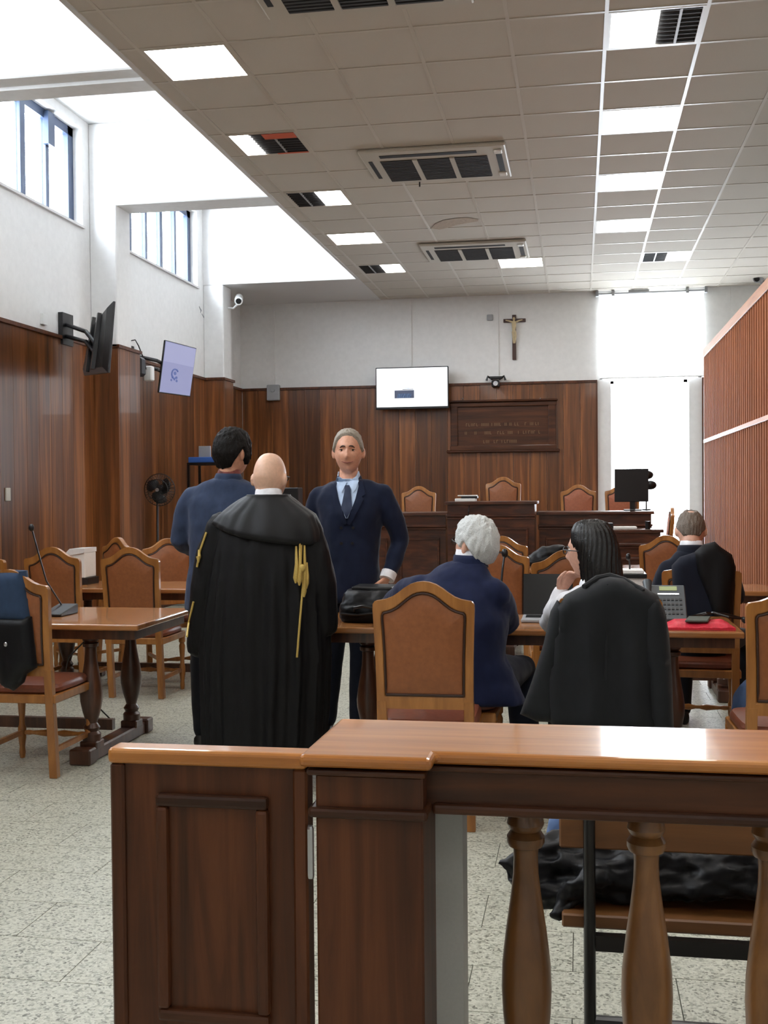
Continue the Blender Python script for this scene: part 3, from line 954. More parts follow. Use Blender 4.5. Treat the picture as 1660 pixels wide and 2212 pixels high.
# ================================================================== TABLES
COLPROF = [(0.048, 0.10), (0.050, 0.14), (0.036, 0.155), (0.046, 0.175), (0.030, 0.20), (0.034, 0.215), (0.048, 0.26), (0.060, 0.32), (0.062, 0.36), (0.055, 0.42), (0.042, 0.49), (0.034, 0.54), (0.031, 0.585), (0.031, 0.61), (0.042, 0.615), (0.044, 0.632), (0.032, 0.638), (0.044, 0.65), (0.044, 0.67)]
col_me = with_mat(MB().lathe(COLPROF, seg=20).mesh('column'), 'table_dark')
shade(col_me, 0.5)
def table(x0, x1, y0, y1, label, inset=0.33, z=0.75):
    xc, yc = (x0 + x1) / 2, (y0 + y1) / 2
    t = thing('trestle_table', (xc, yc, 0), label, 'table', 'dark wooden trestle tables')
    obj('tabletop', MB().box((x0, y0, z - 0.032), (x1, y1, z)), 'table_top', t, bevel=0.008, seg=2)
    obj('apron', MB().box((x0 + 0.04, y0 + 0.05, z - 0.085), (x1 - 0.04, y1 - 0.05, z - 0.032)), 'table_dark', t)
    for xs in (x0 + inset, x1 - inset):
        foot = MB()
        foot.box((xs - 0.045, y0 + 0.02, 0.0), (xs + 0.045, y1 - 0.02, 0.07))
        foot.box((xs - 0.06, y0 - 0.02, 0.0), (xs + 0.06, y0 + 0.07, 0.085))
        foot.box((xs - 0.06, y1 - 0.07, 0.0), (xs + 0.06, y1 + 0.02, 0.085))
        obj('sled_foot', foot, 'table_dark', t, bevel=0.008)
        for ys in (y0 + 0.14, y1 - 0.17):
            shared('column', col_me, (xs - xc, ys - yc, 0), t)
            obj('column_block', MB().box((xs - 0.05, ys - 0.05, 0.06), (xs + 0.05, ys + 0.05, 0.105)), 'table_dark', t, bevel=0.006)
    obj('stretcher', MB().box((x0 + inset, yc - 0.02, 0.10), (x1 - inset, yc + 0.02, 0.16)), 'table_dark', t)
    return t
table(-1.42, 0.78, 5.60, 6.28, 'trestle table of the seated lawyers with phone, laptop and red folder')
table(-4.1, -2.29, 5.58, 6.44, 'trestle table at the left with the gooseneck microphone, fully visible turned legs')
table(-4.1, -2.25, 7.68, 8.36, 'second trestle table behind the left one, carrying the white box')
table(-0.30, 1.30, 7.80, 8.40, 'second trestle table on the right in front of the slat partition')
table(-0.95, 0.55, 9.75, 10.45, 'third trestle table on the right, below the judges bench')

# ================================================================== JUDGES BENCH
dais = struct('trim_3', MB().box((-3.0, 13.27, 0), (1.25, YB, ZD)), 'bench_wood')
solo('dais_step', MB().box((-1.5, 13.12, ZD), (-0.4, 14.4, ZD2)), 'bench_wood', 'raised wooden platform under the middle judge chair', 'platform')
def bench(x0, x1, y0, ztop, label, depth=0.55, npan=2):
    t = thing('judges_bench', ((x0 + x1) / 2, y0 + depth / 2, 0), label, 'bench', 'wings of the judges bench')
    obj('desk_top', MB().box((x0 - 0.03, y0 - 0.04, ztop - 0.035), (x1 + 0.03, y0 + depth, ztop)), 'bench_wood', t, bevel=0.008, seg=2)
    obj('front_board', MB().box((x0, y0, 0), (x1, y0 + 0.03, ztop - 0.035)), 'bench_wood', t)
    for s in (x0, x1 - 0.03):
        obj('side_board', MB().box((s, y0 + 0.03, 0), (s + 0.03, y0 + depth - 0.03, ztop - 0.035)), 'bench_wood', t)
    for zz, d in ((ztop - 0.17, 0.035), (ztop - 0.20, 0.018)):
        obj('moulding', MB().box((x0 - 0.012, y0 - d, zz), (x1 + 0.012, y0, zz + 0.028)), 'bench_wood', t, bevel=0.006)
    w = (x1 - x0) / npan
    for i in range(npan):
        a, b = x0 + i * w + 0.07, x0 + (i + 1) * w - 0.07
        zt, zb = ztop - 0.29, 0.15
        p = obj('panel', MB().box((a, y0 - 0.006, zb), (b, y0, zt)), 'bench_wood', t)
        for (c, d, e, g) in ((a, zt - 0.025, b, zt), (a, zb, b, zb + 0.025), (a, zb + 0.025, a + 0.025, zt - 0.025), (b - 0.025, zb + 0.025, b, zt - 0.025)):
            obj('panel_moulding', MB().box((c, y0 - 0.022, d), (e, y0 - 0.004, g)), 'bench_wood', p, bevel=0.005)
    return t
xa, xb = at(967, 1083, 12.5).x, at(1155, 1083, 12.5).x
bench(xa, xb, 12.5, 1.312, 'raised middle section of the dark judges bench', 0.6, 1)
bench(-2.7, xa - 0.045, 12.7, 1.19, 'left wing of the dark judges bench', npan=2)
bench(xb + 0.045, at(1408, 1104, 12.7).x, 12.7, 1.19, 'right wing of the dark judges bench under the monitor', npan=2)
x1 = at(1428, 1143, 11.8).x
bench(0.12, x1, 11.8, 1.022, 'low clerk desk in front of the right bench wing', 0.5, 1)
solo('clerk_step', MB().box((0.93, 12.1, 0), (1.39, 12.9, 0.17)), 'bench_wood', 'wooden step beside the clerk desk', 'step')

# monitor on the right wing
mo = thing('monitor', (at(1365, 1050, 13.0).x, 13.0, 1.19), 'black computer monitor seen from behind against the bright window', 'monitor')
p, q = at(1328, 1013, 13.0), at(1402, 1084, 13.0)
obj('screen_back', MB().box((p.x, 12.985, q.z), (q.x, 13.03, p.z)), 'black_plastic', mo, bevel=0.008, seg=2)
obj('stand', MB().box((p.x + 0.17, 13.0, 1.20), (p.x + 0.23, 13.03, q.z + 0.05)), 'black_plastic', mo)
obj('foot', MB().box((p.x + 0.10, 12.93, 1.191), (p.x + 0.30, 13.08, 1.205)), 'black_plastic', mo, bevel=0.004)
fl = thing('desk_lamp', (at(1400, 1104, 13.12).x, 13.12, 1.19), 'black two headed desk lamp silhouetted beside the monitor', 'lamp')
lx = at(1397, 1104, 13.12).x
obj('base', MB().lathe([(0.05, 1.191), (0.05, 1.205), (0.01, 1.212)], (lx, 13.12, 0), 14), 'black_plastic', fl)
obj('stem', MB().tube([(lx, 13.12, 1.2), (lx, 13.12, 1.45), (lx + 0.02, 13.12, 1.6)], 0.008), 'black_plastic', fl)
for (a, b, r) in ((1398, 1026, 0.075), (1406, 1048, 0.07)):
    c = at(a, b, 13.12)
    obj('lamp_head', MB().ball(c, (r, 0.05, 0.052), 16), 'black_plastic', fl, smooth=True)
# files on the middle bench
bk = at(1008, 1081, 12.62)
solo('file_stack', MB().box((bk.x - 0.12, 12.52, 1.312), (bk.x + 0.11, 12.72, 1.345)), 'paper', 'white file lying at the bottom of the pile on the middle bench', 'file', bevel=0.004)
solo('black_folder', MB().box((bk.x - 0.05, 12.53, 1.345), (bk.x + 0.13, 12.71, 1.372)), 'black_plastic', 'black folder on the pile on the middle bench', 'folder', bevel=0.004)
solo('paper_sheet', MB().box((bk.x - 0.09, 12.54, 1.372), (bk.x + 0.12, 12.70, 1.384)), 'paper', 'white papers topping the pile on the middle bench', 'papers')
mc = at(1013, 1083, 12.45)
solo('bench_cable', MB().tube([(mc.x, 12.56, 1.312), (mc.x, 12.42, 1.20), (mc.x - 0.01, 12.42, 1.10)], 0.006), 'black_plastic', 'thin black cable hanging down the front of the middle bench', 'cable')
cl = at(1330, 1140, 11.9)
solo('clerk_book', MB().box((cl.x - 0.02, 11.9, 1.022), (cl.x + 0.22, 12.1, 1.045)), 'paper', 'pale ledger lying on the clerk desk', 'book', bevel=0.003)
solo('stamp_box', MB().box((cl.x - 0.12, 11.9, 1.022), (cl.x - 0.02, 12.0, 1.085)), 'black_plastic', 'small black box on the clerk desk left of the ledger', 'box', bevel=0.006)
solo('pen_holder', MB().lathe([(0.025, 0), (0.03, 0.08), (0.02, 0.08)], (cl.x + 0.33, 11.9, 1.022), 12), 'black_plastic', 'black pen cup at the right end of the clerk desk', 'cup')

# ================================================================== BACK WALL THINGS
def on_back(x, y, d=0.03):
    return at(x, y, YB - d)
tvp, tvq = at(812, 795, YB - 0.22), at(970, 882, YB - 0.22)
tv = thing('wall_television', ((tvp.x + tvq.x) / 2, YB - 0.2, tvq.z), 'flat television on the back wall showing a white screen', 'television')
tw, th_ = tvq.x - tvp.x, tvp.z - tvq.z
obj('bezel', MB().box((tvp.x, YB - 0.235, tvq.z), (tvq.x, YB - 0.19, tvp.z)), 'black_plastic', tv, bevel=0.006)
sc = obj('screen', MB().box((tvp.x + 0.015, YB - 0.238, tvq.z + 0.035), (tvq.x - 0.015, YB - 0.2345, tvp.z - 0.015)), 'tv_white', tv)
for (a, b, c, d, m) in ((0.26, 0.26, 0.53, 0.45, 'tv_photo_dark'), (0.30, 0.27, 0.49, 0.37, 'tv_photo_blue'), (0.37, 0.46, 0.52, 0.475, 'tv_photo_dark'), (0.38, 0.49, 0.47, 0.50, 'tv_photo_blue'), (0.70, 0.22, 0.76, 0.225, 'tv_photo_blue')):
    obj('screen_picture', MB().box((tvp.x + a * tw, YB - 0.2392, tvq.z + b * th_), (tvp.x + c * tw, YB - 0.238, tvq.z + d * th_)), m, sc)
obj('wall_bracket', MB().box((tvp.x + 0.35, YB - 0.19, tvq.z + 0.15), (tvp.x + 0.75, YB, tvq.z + 0.45)), 'black_metal', tv)

cx0, cx1 = at(1088, 693, YB - 0.03), at(1136, 693, YB - 0.03)
ct, cb_ = at(1111, 680, YB - 0.03), at(1112, 777, YB - 0.03)
cc = ct.x
cr = thing('crucifix', (cc, YB, cb_.z), 'dark wooden crucifix with a pale figure on the white back wall', 'crucifix')
obj('upright', MB().box((cc - 0.028, YB - 0.03, cb_.z), (cc + 0.028, YB, ct.z)), 'cross_wood', cr, bevel=0.004)
obj('crossbar', MB().box((cx0.x, YB - 0.031, cx0.z - 0.026), (cx1.x, YB - 0.001, cx0.z + 0.026)), 'cross_wood', cr, bevel=0.004)
zc = cx0.z
cm = MB()
cm.ball((cc, YB - 0.06, zc + 0.02), (0.020, 0.020, 0.026), 10)
cm.tube([(cc, YB - 0.05, zc - 0.005), (cc, YB - 0.055, zc - 0.06), (cc - 0.004, YB - 0.055, zc - 0.14), (cc, YB - 0.055, zc - 0.18)], [0.016, 0.034, 0.024, 0.028], 10)
for s in (-1, 1):
    cm.tube([(cc + s * 0.02, YB - 0.052, zc - 0.03), (cc + s * 0.07, YB - 0.045, zc - 0.008), (cc + s * 0.125, YB - 0.042, zc + 0.004)], [0.014, 0.011, 0.008], 8)
    cm.tube([(cc + s * 0.014, YB - 0.055, zc - 0.17), (cc + s * 0.016 + 0.006, YB - 0.066, zc - 0.25), (cc + s * 0.006, YB - 0.045, zc - 0.34)], [0.020, 0.015, 0.010], 8)
obj('corpus', cm, 'corpus', cr, smooth=True)

pp, pq = at(969, 866, YB - 0.06), at(1206, 974, YB - 0.06)
pl = thing('wall_plaque', ((pp.x + pq.x) / 2, YB - 0.03, pq.z), 'framed dark wooden plaque with worn lettering on the panelling', 'plaque')
yb = YB - 0.025
obj('field', MB().box((pp.x + 0.06, yb - 0.015, pq.z + 0.06), (pq.x - 0.06, yb, pp.z - 0.05)), 'rail_dark_x', pl)
for (a, b, c, d, e) in ((pp.x + 0.02, pp.z - 0.10, pq.x - 0.02, pp.z - 0.03, 0.04), (pp.x + 0.02, pq.z + 0.02, pq.x - 0.02, pq.z + 0.10, 0.04), (pp.x + 0.03, pq.z + 0.03, pp.x + 0.14, pp.z - 0.03, 0.038), (pq.x - 0.14, pq.z + 0.03, pq.x - 0.03, pp.z - 0.03, 0.038)):
    obj('frame_board', MB().box((a, yb - e, b), (c, yb, d)), 'rail_dark_x', pl, bevel=0.012, seg=2)
obj('cornice', MB().box((pp.x + 0.0, yb - 0.075, pp.z - 0.03), (pq.x, yb, pp.z)), 'rail_dark_x', pl, bevel=0.01)
obj('ledge', MB().box((pp.x - 0.03, yb - 0.07, pq.z - 0.01), (pq.x + 0.03, yb, pq.z + 0.03)), 'rail_dark_x', pl, bevel=0.01)
plain('worn_gilt', srgb(120, 92, 62), 0.5)
lt = MB()
rr = random.Random(3)
for row, (z, u0, u1) in enumerate(((0.50, 0.16, 0.84), (0.34, 0.15, 0.88), (0.17, 0.32, 0.62))):
    u = u0
    while u < u1:
        x = pp.x + u * (pq.x - pp.x)
        zz = pq.z + z * (pp.z - pq.z)
        k = rr.random()
        if k < 0.85:
            hgt = 0.045
            lt.box((x, yb - 0.018, zz), (x + 0.008, yb - 0.014, zz + hgt))
            if k < 0.5: lt.box((x, yb - 0.018, zz + (hgt - 0.008 if k < 0.25 else 0)), (x + 0.024, yb - 0.014, zz + (hgt if k < 0.25 else 0.008)))
            if k > 0.6: lt.box((x + 0.020, yb - 0.018, zz), (x + 0.028, yb - 0.014, zz + hgt))
        u += 0.024 if rr.random() < 0.85 else 0.045
obj('lettering', lt, 'worn_gilt', pl)
for x in (1000, 1168):
    c = at(x, 861, YB - 0.06)
    obj('picture_hook', MB().ball(c, 0.012, 8), 'silver', pl)

cp = at(1072, 822, YB - 0.1)
cam3 = thing('dome_camera', (cp.x, YB - 0.08, cp.z - 0.1), 'black camera cluster mounted above the plaque', 'camera')
obj('bracket', MB().box((cp.x - 0.09, YB - 0.13, cp.z + 0.03), (cp.x + 0.09, YB, cp.z + 0.06)), 'black_plastic', cam3)
obj('body', MB().box((cp.x - 0.06, YB - 0.16, cp.z - 0.10), (cp.x + 0.05, YB - 0.03, cp.z)), 'black_plastic', cam3, bevel=0.012)
obj('lens', MB().lathe([(0.035, -0.20), (0.04, -0.17), (0.04, -0.15)], (cp.x, YB, cp.z - 0.05), 14, 'y'), 'silver', cam3)
for s in (-1, 1):
    obj('lamp_arm', MB().tube([(cp.x + s * 0.05, YB - 0.1, cp.z + 0.02), (cp.x + s * 0.12, YB - 0.12, cp.z + 0.06), (cp.x + s * 0.14, YB - 0.12, cp.z + 0.0)], 0.018, 8), 'black_plastic', cam3)
p, q = at(578, 832, YB - 0.06), at(605, 865, YB - 0.06)
jb = thing('junction_box', ((p.x + q.x) / 2, YB - 0.05, q.z), 'grey junction box on the panelling edge at the far left', 'box')
obj('case', MB().box((p.x, YB - 0.11, q.z), (q.x, YB - 0.026, p.z)), 'grey_plastic', jb, bevel=0.01)
obj('knob', MB().lathe([(0.03, -0.125), (0.035, -0.11)], ((p.x + q.x) / 2, YB, (p.z + q.z) / 2 + 0.04), 12, 'y'), 'grey_plastic', jb)
p = at(1059, 686, YB - 0.02)
solo('wall_sensor', MB().box((p.x - 0.045, YB - 0.03, p.z - 0.045), (p.x + 0.045, YB, p.z + 0.045)), 'grey_plastic', 'small grey square sensor on the white back wall left of the crucifix', 'sensor', bevel=0.008)

# security cameras
def bullet(P, aim, label, arm_from, mat='white_plastic'):
    P, aim = V(P), V(aim).normalized()
    t = thing('security_camera', P, label, 'camera')
    m = MB()
    m.tube([P - aim * 0.17, P - aim * 0.165, P + aim * 0.08, P + aim * 0.081], [0.03, 0.058, 0.058, 0.05], 16)
    obj('housing', m, mat, t, smooth=True)
    obj('lens', MB().tube([P + aim * 0.081, P + aim * 0.086], 0.040, 14), 'black_plastic', t)
    obj('arm', MB().tube([V(arm_from), (V(arm_from) + P) / 2 + V((0, 0, -0.06)), P + V((0, 0, -0.05)) - aim * 0.05], 0.016, 8), mat, t)
    return t
P = at(516, 648, 15.25)
bullet(P, (0.25, -0.9, -0.35), 'white bullet security camera in the far left ceiling corner', (XP, 15.3, P.z - 0.10))
P = at(1640, 600, 16.3)
bullet(P, (-0.4, -0.8, -0.3), 'grey security camera under the ceiling above the slat partition', (P.x + 0.1, 16.5, ZC - 0.002), 'grey_plastic')

# ================================================================== LEFT WALL SCREENS
def wall_screen(name, corners, label, thick, mat_front, arm_y, arm_z, front_sign):
    tl, tr, br, bl = [V(c) for c in corners]
    ctr = (tl + tr + br + bl) / 4
    ax = ((tr - tl) + (br - bl)).normalized()
    az = ((tl - bl) + (tr - br)).normalized()
    nrm = ax.cross(az).normalized() * front_sign
    t = thing(name, (XL, arm_y, arm_z), label, 'television')
    body = MB()
    def quad(off, k):
        return [ctr + (c - ctr) * k + nrm * off for c in (tl, tr, br, bl)]
    body.rings([quad(0, 1), quad(-thick * 0.35, 1), quad(-thick, 0.82)][::-1])
    obj('case', body, 'black_plastic', t, bevel=0.004)
    s = obj('screen', MB().rings([quad(0.001, 0.965), quad(0.003, 0.965)]), mat_front, t)
    arm = MB()
    a0, a1 = V((XL, arm_y, arm_z)), ctr - nrm * thick
    mid = (a0 + a1) / 2 + V((0.12, -0.10, 0))
    arm.tube([a0, mid, a1], 0.022, 8)
    arm.tube([a0 + V((0, 0, -0.12)), mid + V((0, 0, -0.10)), a1 + V((0, 0, -0.1))], 0.022, 8)
    obj('mount_arm', arm, 'black_metal', t)
    obj('wall_plate', MB().box((XL, arm_y - 0.12, arm_z - 0.22), (XL + 0.05, arm_y + 0.12, arm_z + 0.10)), 'black_metal', t)
    pb = MB()
    for s_ in (-0.14, 0.14):
        c = ctr - nrm * (thick + 0.02) + ax * s_
        pb.obox(c, ax, nrm, az, 0.025, 0.018, 0.28)
    obj('back_rails', pb, 'black_metal', t)
    return t, s, (ctr, ax, az, nrm, tl, tr, br, bl)
# nearer one seen from behind, edge on
A = [at(212, 690, 10.95), at(250, 650, 10.30), at(237, 800, 10.22), at(188, 812, 10.95)]
far_top, near_top = at(213, 680, 11.0), at(250, 651, 10.5)
h = 0.68
tl, tr = at(206, 706, 10.95), at(250, 651, 10.05)
bl, br = at(186, 812, 10.85), at(238, 806, 9.95)
wall_screen('tilted_television', (tr, tl, bl, br), 'black television seen from behind and edge on, on a wall arm', 0.06, 'screen_blank', 10.75, 3.17, 1)
tl, tr = at(357, 734, 12.55), at(425, 752, 13.05)
bl, br = at(343, 848, 12.45), at(411, 857, 12.95)
t2, s2, (ctr, ax, az, nrm, *_c) = wall_screen('tilted_television', (tl, tr, br, bl), 'tilted television with a lilac screen and a small blue emblem on a wall arm', 0.06, 'tv_lilac', 12.35, 3.05, 1)
if nrm.y > 0:
    pass
em = MB()
def on_screen(u, v, o=0.0045):
    a = _c[0].lerp(_c[1], u)
    b = _c[3].lerp(_c[2], u)
    return b.lerp(a, v) + nrm * o
em.rings([[on_screen(u, v) for (u, v) in ((0.03, 0.60), (0.97, 0.60), (0.97, 0.97), (0.03, 0.97))], [on_screen(u, v, 0.0035) for (u, v) in ((0.03, 0.60), (0.97, 0.60), (0.97, 0.97), (0.03, 0.97))]][::-1])
obj('screen_band', em, 'tv_lilac_light', s2)
em = MB()
pts = [(0.42 + 0.10 * math.cos(a), 0.40 + 0.09 * math.sin(a)) for a in [0.6 + i * 0.35 for i in range(15)]]
em.tube([on_screen(u, v) for u, v in pts], 0.010, 5)
for (u, v, r) in ((0.42, 0.41, 0.022), (0.36, 0.33, 0.018), (0.48, 0.33, 0.018), (0.33, 0.27, 0.014), (0.50, 0.27, 0.016), (0.42, 0.29, 0.012)):
    em.tube([on_screen(u, v, 0.003), on_screen(u, v, 0.006)], r, 8)
obj('screen_emblem', em, 'tv_emblem', s2)
# cables and small boxes on the ledge
solo('wall_socket', MB().box((XL, atX(92, 690, XL).y - 0.05, atX(92, 690, XL).z - 0.05), (XL + 0.03, atX(92, 690, XL).y + 0.05, atX(92, 690, XL).z + 0.05)), 'white_plastic', 'white socket on the left wall beside the edge on television', 'socket')
solo('wall_switch', MB().box((XL + 0.024, atX(10, 1068, XL).y - 0.04, atX(10, 1068, XL).z - 0.06), (XL + 0.04, atX(10, 1068, XL).y + 0.04, atX(10, 1068, XL).z + 0.06)), 'plain_board' if 0 else 'ac_plastic', 'cream light switch low on the left panelling', 'switch', bevel=0.004)
pa, pb_ = at(272, 738, 12.0), at(305, 775, 12.2)
solo('loose_cable', MB().tube([pa, pa + V((0.1, 0.03, 0.02)), (pa + pb_) / 2 + V((0.06, 0, 0.05)), pb_ + V((0.04, 0, -0.02)), pb_ + V((0.05, 0.02, -0.12))], 0.007, 6), 'black_plastic', 'thin black cable looping above the lilac television mount', 'cable')
sp = at(297, 790, 12.1)
solo('wall_box', MB().box((sp.x - 0.09, 12.03, sp.z - 0.12), (sp.x + 0.07, 12.2, sp.z + 0.10)), 'black_plastic', 'black box hanging on the pilaster left of the lilac television', 'box', bevel=0.03)
sp = at(322, 808, 12.3)
solo('white_adapter', MB().box((sp.x - 0.05, 12.25, sp.z - 0.08), (sp.x + 0.05, 12.35, sp.z + 0.09)), 'white_plastic', 'white adapter box beside the lilac television', 'box', bevel=0.012)

# ================================================================== CLOTH AND BODY TOOLS
def laplace(me, it, fac=0.5):
    n = len(me.vertices)
    co = np.empty(n * 3)
    me.vertices.foreach_get('co', co)
    co = co.reshape(-1, 3)
    ed = np.empty(len(me.edges) * 2, dtype=np.int64)
    me.edges.foreach_get('vertices', ed)
    a, b = ed[0::2], ed[1::2]
    deg = np.bincount(a, minlength=n) + np.bincount(b, minlength=n)
    deg = np.maximum(deg, 1)[:, None]
    for _ in range(it):
        s = np.zeros_like(co)
        for k in range(3):
            s[:, k] = np.bincount(a, co[b, k], n) + np.bincount(b, co[a, k], n)
        co += fac * (s / deg - co)
    me.vertices.foreach_set('co', co.ravel())
    me.update()
def wrinkle(me, amp, sc=(7, 7, 4), seed=0.0, zdir=None):
    n = len(me.vertices)
    no = np.empty(n * 3)
    me.vertices.foreach_get('normal', no)
    no = no.reshape(-1, 3)
    co = np.empty(n * 3)
    me.vertices.foreach_get('co', co)
    co = co.reshape(-1, 3)
    q = co * np.array(sc) + seed
    d = np.array([noise.noise(p) + 0.5 * noise.noise(p * 2.3) for p in q])
    co += no * (d * amp)[:, None]
    me.vertices.foreach_set('co', co.ravel())
    me.update()
def crumple(me, amp, sc, seed=0.0):
    """sharp creases: ridged noise"""
    n = len(me.vertices)
    no = np.empty(n * 3)
    me.vertices.foreach_get('normal', no)
    co = np.empty(n * 3)
    me.vertices.foreach_get('co', co)
    no, co = no.reshape(-1, 3), co.reshape(-1, 3)
    q = co * np.array(sc) + seed
    d = np.array([abs(noise.noise(p)) * 2 + abs(noise.noise(p * 2.1)) for p in q])
    co += no * ((0.5 - d) * amp)[:, None]
    me.vertices.foreach_set('co', co.ravel())
    me.update()
def remesh(mb, voxel, it=4, fac=0.5):
    me = mb.mesh('tmp')
    o = bpy.data.objects.new('tmp', me)
    COL.objects.link(o)
    r = o.modifiers.new('r', 'REMESH')
    r.mode = 'VOXEL'
    r.voxel_size = voxel
    dg = bpy.context.evaluated_depsgraph_get()
    out = bpy.data.meshes.new_from_object(o.evaluated_get(dg))
    bpy.data.objects.remove(o)
    bpy.data.meshes.remove(me)
    if it: laplace(out, it, fac)
    shade(out, 3.2)
    return out
def chain(mb, pts, rs, seg=14):
    pts = [V(p) for p in pts]
    P, R = [], []
    a = (pts[0] - pts[1]).normalized()
    b = (pts[-1] - pts[-2]).normalized()
    for k in (0.95, 0.6):
        P.append(pts[0] + a * rs[0] * k)
        R.append(rs[0] * math.sqrt(1 - k * k) + 0.0005)
    P += pts
    R += list(rs)
    for k in (0.6, 0.95):
        P.append(pts[-1] + b * rs[-1] * k)
        R.append(rs[-1] * math.sqrt(1 - k * k) + 0.0005)
    mb.tube(P, R, seg)
def spow(v, e): return math.copysign(abs(v) ** e, v)
def body_ring(c, rx, ry, side, fwd, e=0.85, n=28):
    c = V(c)
    return [c + side * rx * spow(math.cos(2 * PI * k / n), e) + fwd * ry * spow(math.sin(2 * PI * k / n), e) for k in range(n)]

def hs(d, w=1.0, face=1.0):
    """point on the head for direction d (x right, y front, z up)"""
    p = V((d.x * 0.076, d.y * 0.098, d.z * 0.122))
    if d.z > 0:
        q = max(0.08, math.sqrt(max(0.0, 1 - d.z * d.z))) ** -0.22
        p.x *= q
        p.y *= q
    if p.z < 0:
        k = -p.z / 0.122
        p.x *= 1 - 0.13 * k ** 1.3
        p.y *= (1 - 0.42 * k) if p.y < 0 else (1 + 0.02 * k)
        if p.y > 0: p.x *= 1
    if d.y > 0:
        g = lambda x0, z0, sx, sz: math.exp(-((p.x - x0) / sx) ** 2 - ((p.z - z0) / sz) ** 2)
        a = 0.021 * g(0, -0.024, 0.013, 0.014) + 0.013 * g(0, 0.0, 0.009, 0.022)
        a += 0.006 * g(0, 0.036, 0.05, 0.011)
        a -= 0.011 * (g(0.031, 0.013, 0.017, 0.011) + g(-0.031, 0.013, 0.017, 0.011))
        a += 0.006 * g(0, -0.056, 0.024, 0.010) - 0.004 * g(0, -0.057, 0.028, 0.0035)
        a += 0.009 * g(0, -0.096, 0.024, 0.015)
        a += 0.004 * (g(0.043, -0.022, 0.018, 0.018) + g(-0.043, -0.022, 0.018, 0.018))
        p.y += a * face * min(1, d.y * 2.5)
    return p * w
def hdir(i, k, nv, nu):
    t = PI * i / nv
    a = 2 * PI * k / nu
    return V((math.sin(t) * math.cos(a), math.sin(t) * math.sin(a), -math.cos(t)))
def head_matrix(c, look, roll=0.0):
    y = V(look).normalized()
    x = y.cross(V((0, 0, 1))).normalized()
    z = x.cross(y)
    m = Matrix((x, y, z)).transposed().to_4x4()
    return Matrix.Translation(V(c)) @ m @ Matrix.Rotation(roll, 4, 'Y')
def add_head(mb, M, w=1.0, ears=True):
    nv, nu = 44, 60
    mb.rings([[M @ hs(hdir(i, k, nv, nu), w) for k in range(nu)] for i in range(1, nv)])
    if ears:
        for s in (-1, 1):
            rs = []
            for i in range(1, 8):
                t = PI * i / 8
                rs.append([M @ (V((s * 0.083, -0.006, -0.006)) * w + V((s * 0.011 * math.sin(t) * math.cos(2 * PI * k / 12) - s * 0.006 * math.sin(t) * math.sin(2 * PI * k / 12), 0.019 * math.sin(t) * math.sin(2 * PI * k / 12), -0.034 * math.cos(t)))) for k in range(12)])
            mb.rings(rs)
HAIRLINE = [(0.0, 0.62), (0.5, 0.56), (0.85, 0.40), (1.15, 0.02), (1.45, -0.12), (1.62, 0.12), (1.95, -0.15), (2.4, -0.55), (3.2, -0.62)]
def interp(tb, x):
    for (a, b), (c, d) in zip(tb, tb[1:]):
        if x <= c: return b + (d - b) * (x - a) / (c - a)
    return tb[-1][1]
def hair_shell(M, t, line=HAIRLINE, w=1.0, rough=0.005, bald=None, nv=90, nu=130, seed=0.0, tfun=None):
    vs, mask = [], []
    for i in range(nv + 1):
        for k in range(nu):
            d = hdir(max(0.02, min(nv - 0.02, i)), k, nv, nu)
            az = abs(math.atan2(d.x, d.y))
            m = (d.z - interp(line, az)) / 0.14
            if bald: m = min(m, bald(d))
            m = max(0.0, min(1.0, m))
            tt = t * (tfun(d) if tfun else 1.0)
            off = -0.006 + (tt + 0.006) * (m * m * (3 - 2 * m))
            nn = noise.noise(V((d.x * 9, d.y * 9, d.z * 4)) * 0.8 + V((seed, 0, 0))) + 0.35 * noise.noise(V((d.x * 34, d.y * 34, d.z * 11)))
            off += rough * nn * m
            vs.append(M @ (hs(d, w, 0.3) + d * off))
            mask.append(m)
    fs = []
    for i in range(nv):
        for k in range(nu):
            k2 = (k + 1) % nu
            q = (i * nu + k, i * nu + k2, (i + 1) * nu + k2, (i + 1) * nu + k)
            if max(mask[j] for j in q) > 0: fs.append(q)
    return MB().add(vs, fs)
def add_hand(mb, W, d, up, side, curl=0.35, s=1.0, spread=0.0):
    """W wrist, d towards fingers, up = back of the hand, side=+1 thumb on d x up side"""
    W, d = V(W), V(d).normalized()
    up = (V(up) - d * V(up).dot(d)).normalized()
    r = d.cross(up).normalized() * side
    e = [(0.0, 0.026, 0.018), (0.03, 0.034, 0.017), (0.065, 0.040, 0.015), (0.092, 0.039, 0.012)]
    mb.rings([[W + d * l * s + r * (a * s * math.cos(2 * PI * k / 14)) + up * (b * s * math.sin(2 * PI * k / 14)) for k in range(14)] for (l, a, b) in e])
    for i, (o, ln) in enumerate(((0.029, 0.072), (0.010, 0.082), (-0.010, 0.076), (-0.029, 0.058))):
        p = W + (d * 0.085 + r * o) * s
        pts = [p]
        dd = (d + r * (o * spread)).normalized()
        for j in range(3):
            dd = (dd * math.cos(curl) - up * math.sin(curl)).normalized()
            p = p + dd * ln * s * (0.42, 0.33, 0.25)[j]
            pts.append(p)
        chain(mb, pts, [0.0088 * s, 0.0085 * s, 0.0078 * s, 0.0062 * s], 8)
    p = W + (d * 0.022 + r * 0.026) * s
    q = p + (d * 0.030 + r * 0.026 - up * 0.008) * s
    chain(mb, [p, q, q + (d * 0.030 + r * 0.006 - up * 0.012) * s, q + (d * 0.052 - up * 0.016) * s], [0.014 * s, 0.011 * s, 0.0095 * s, 0.007 * s], 8)

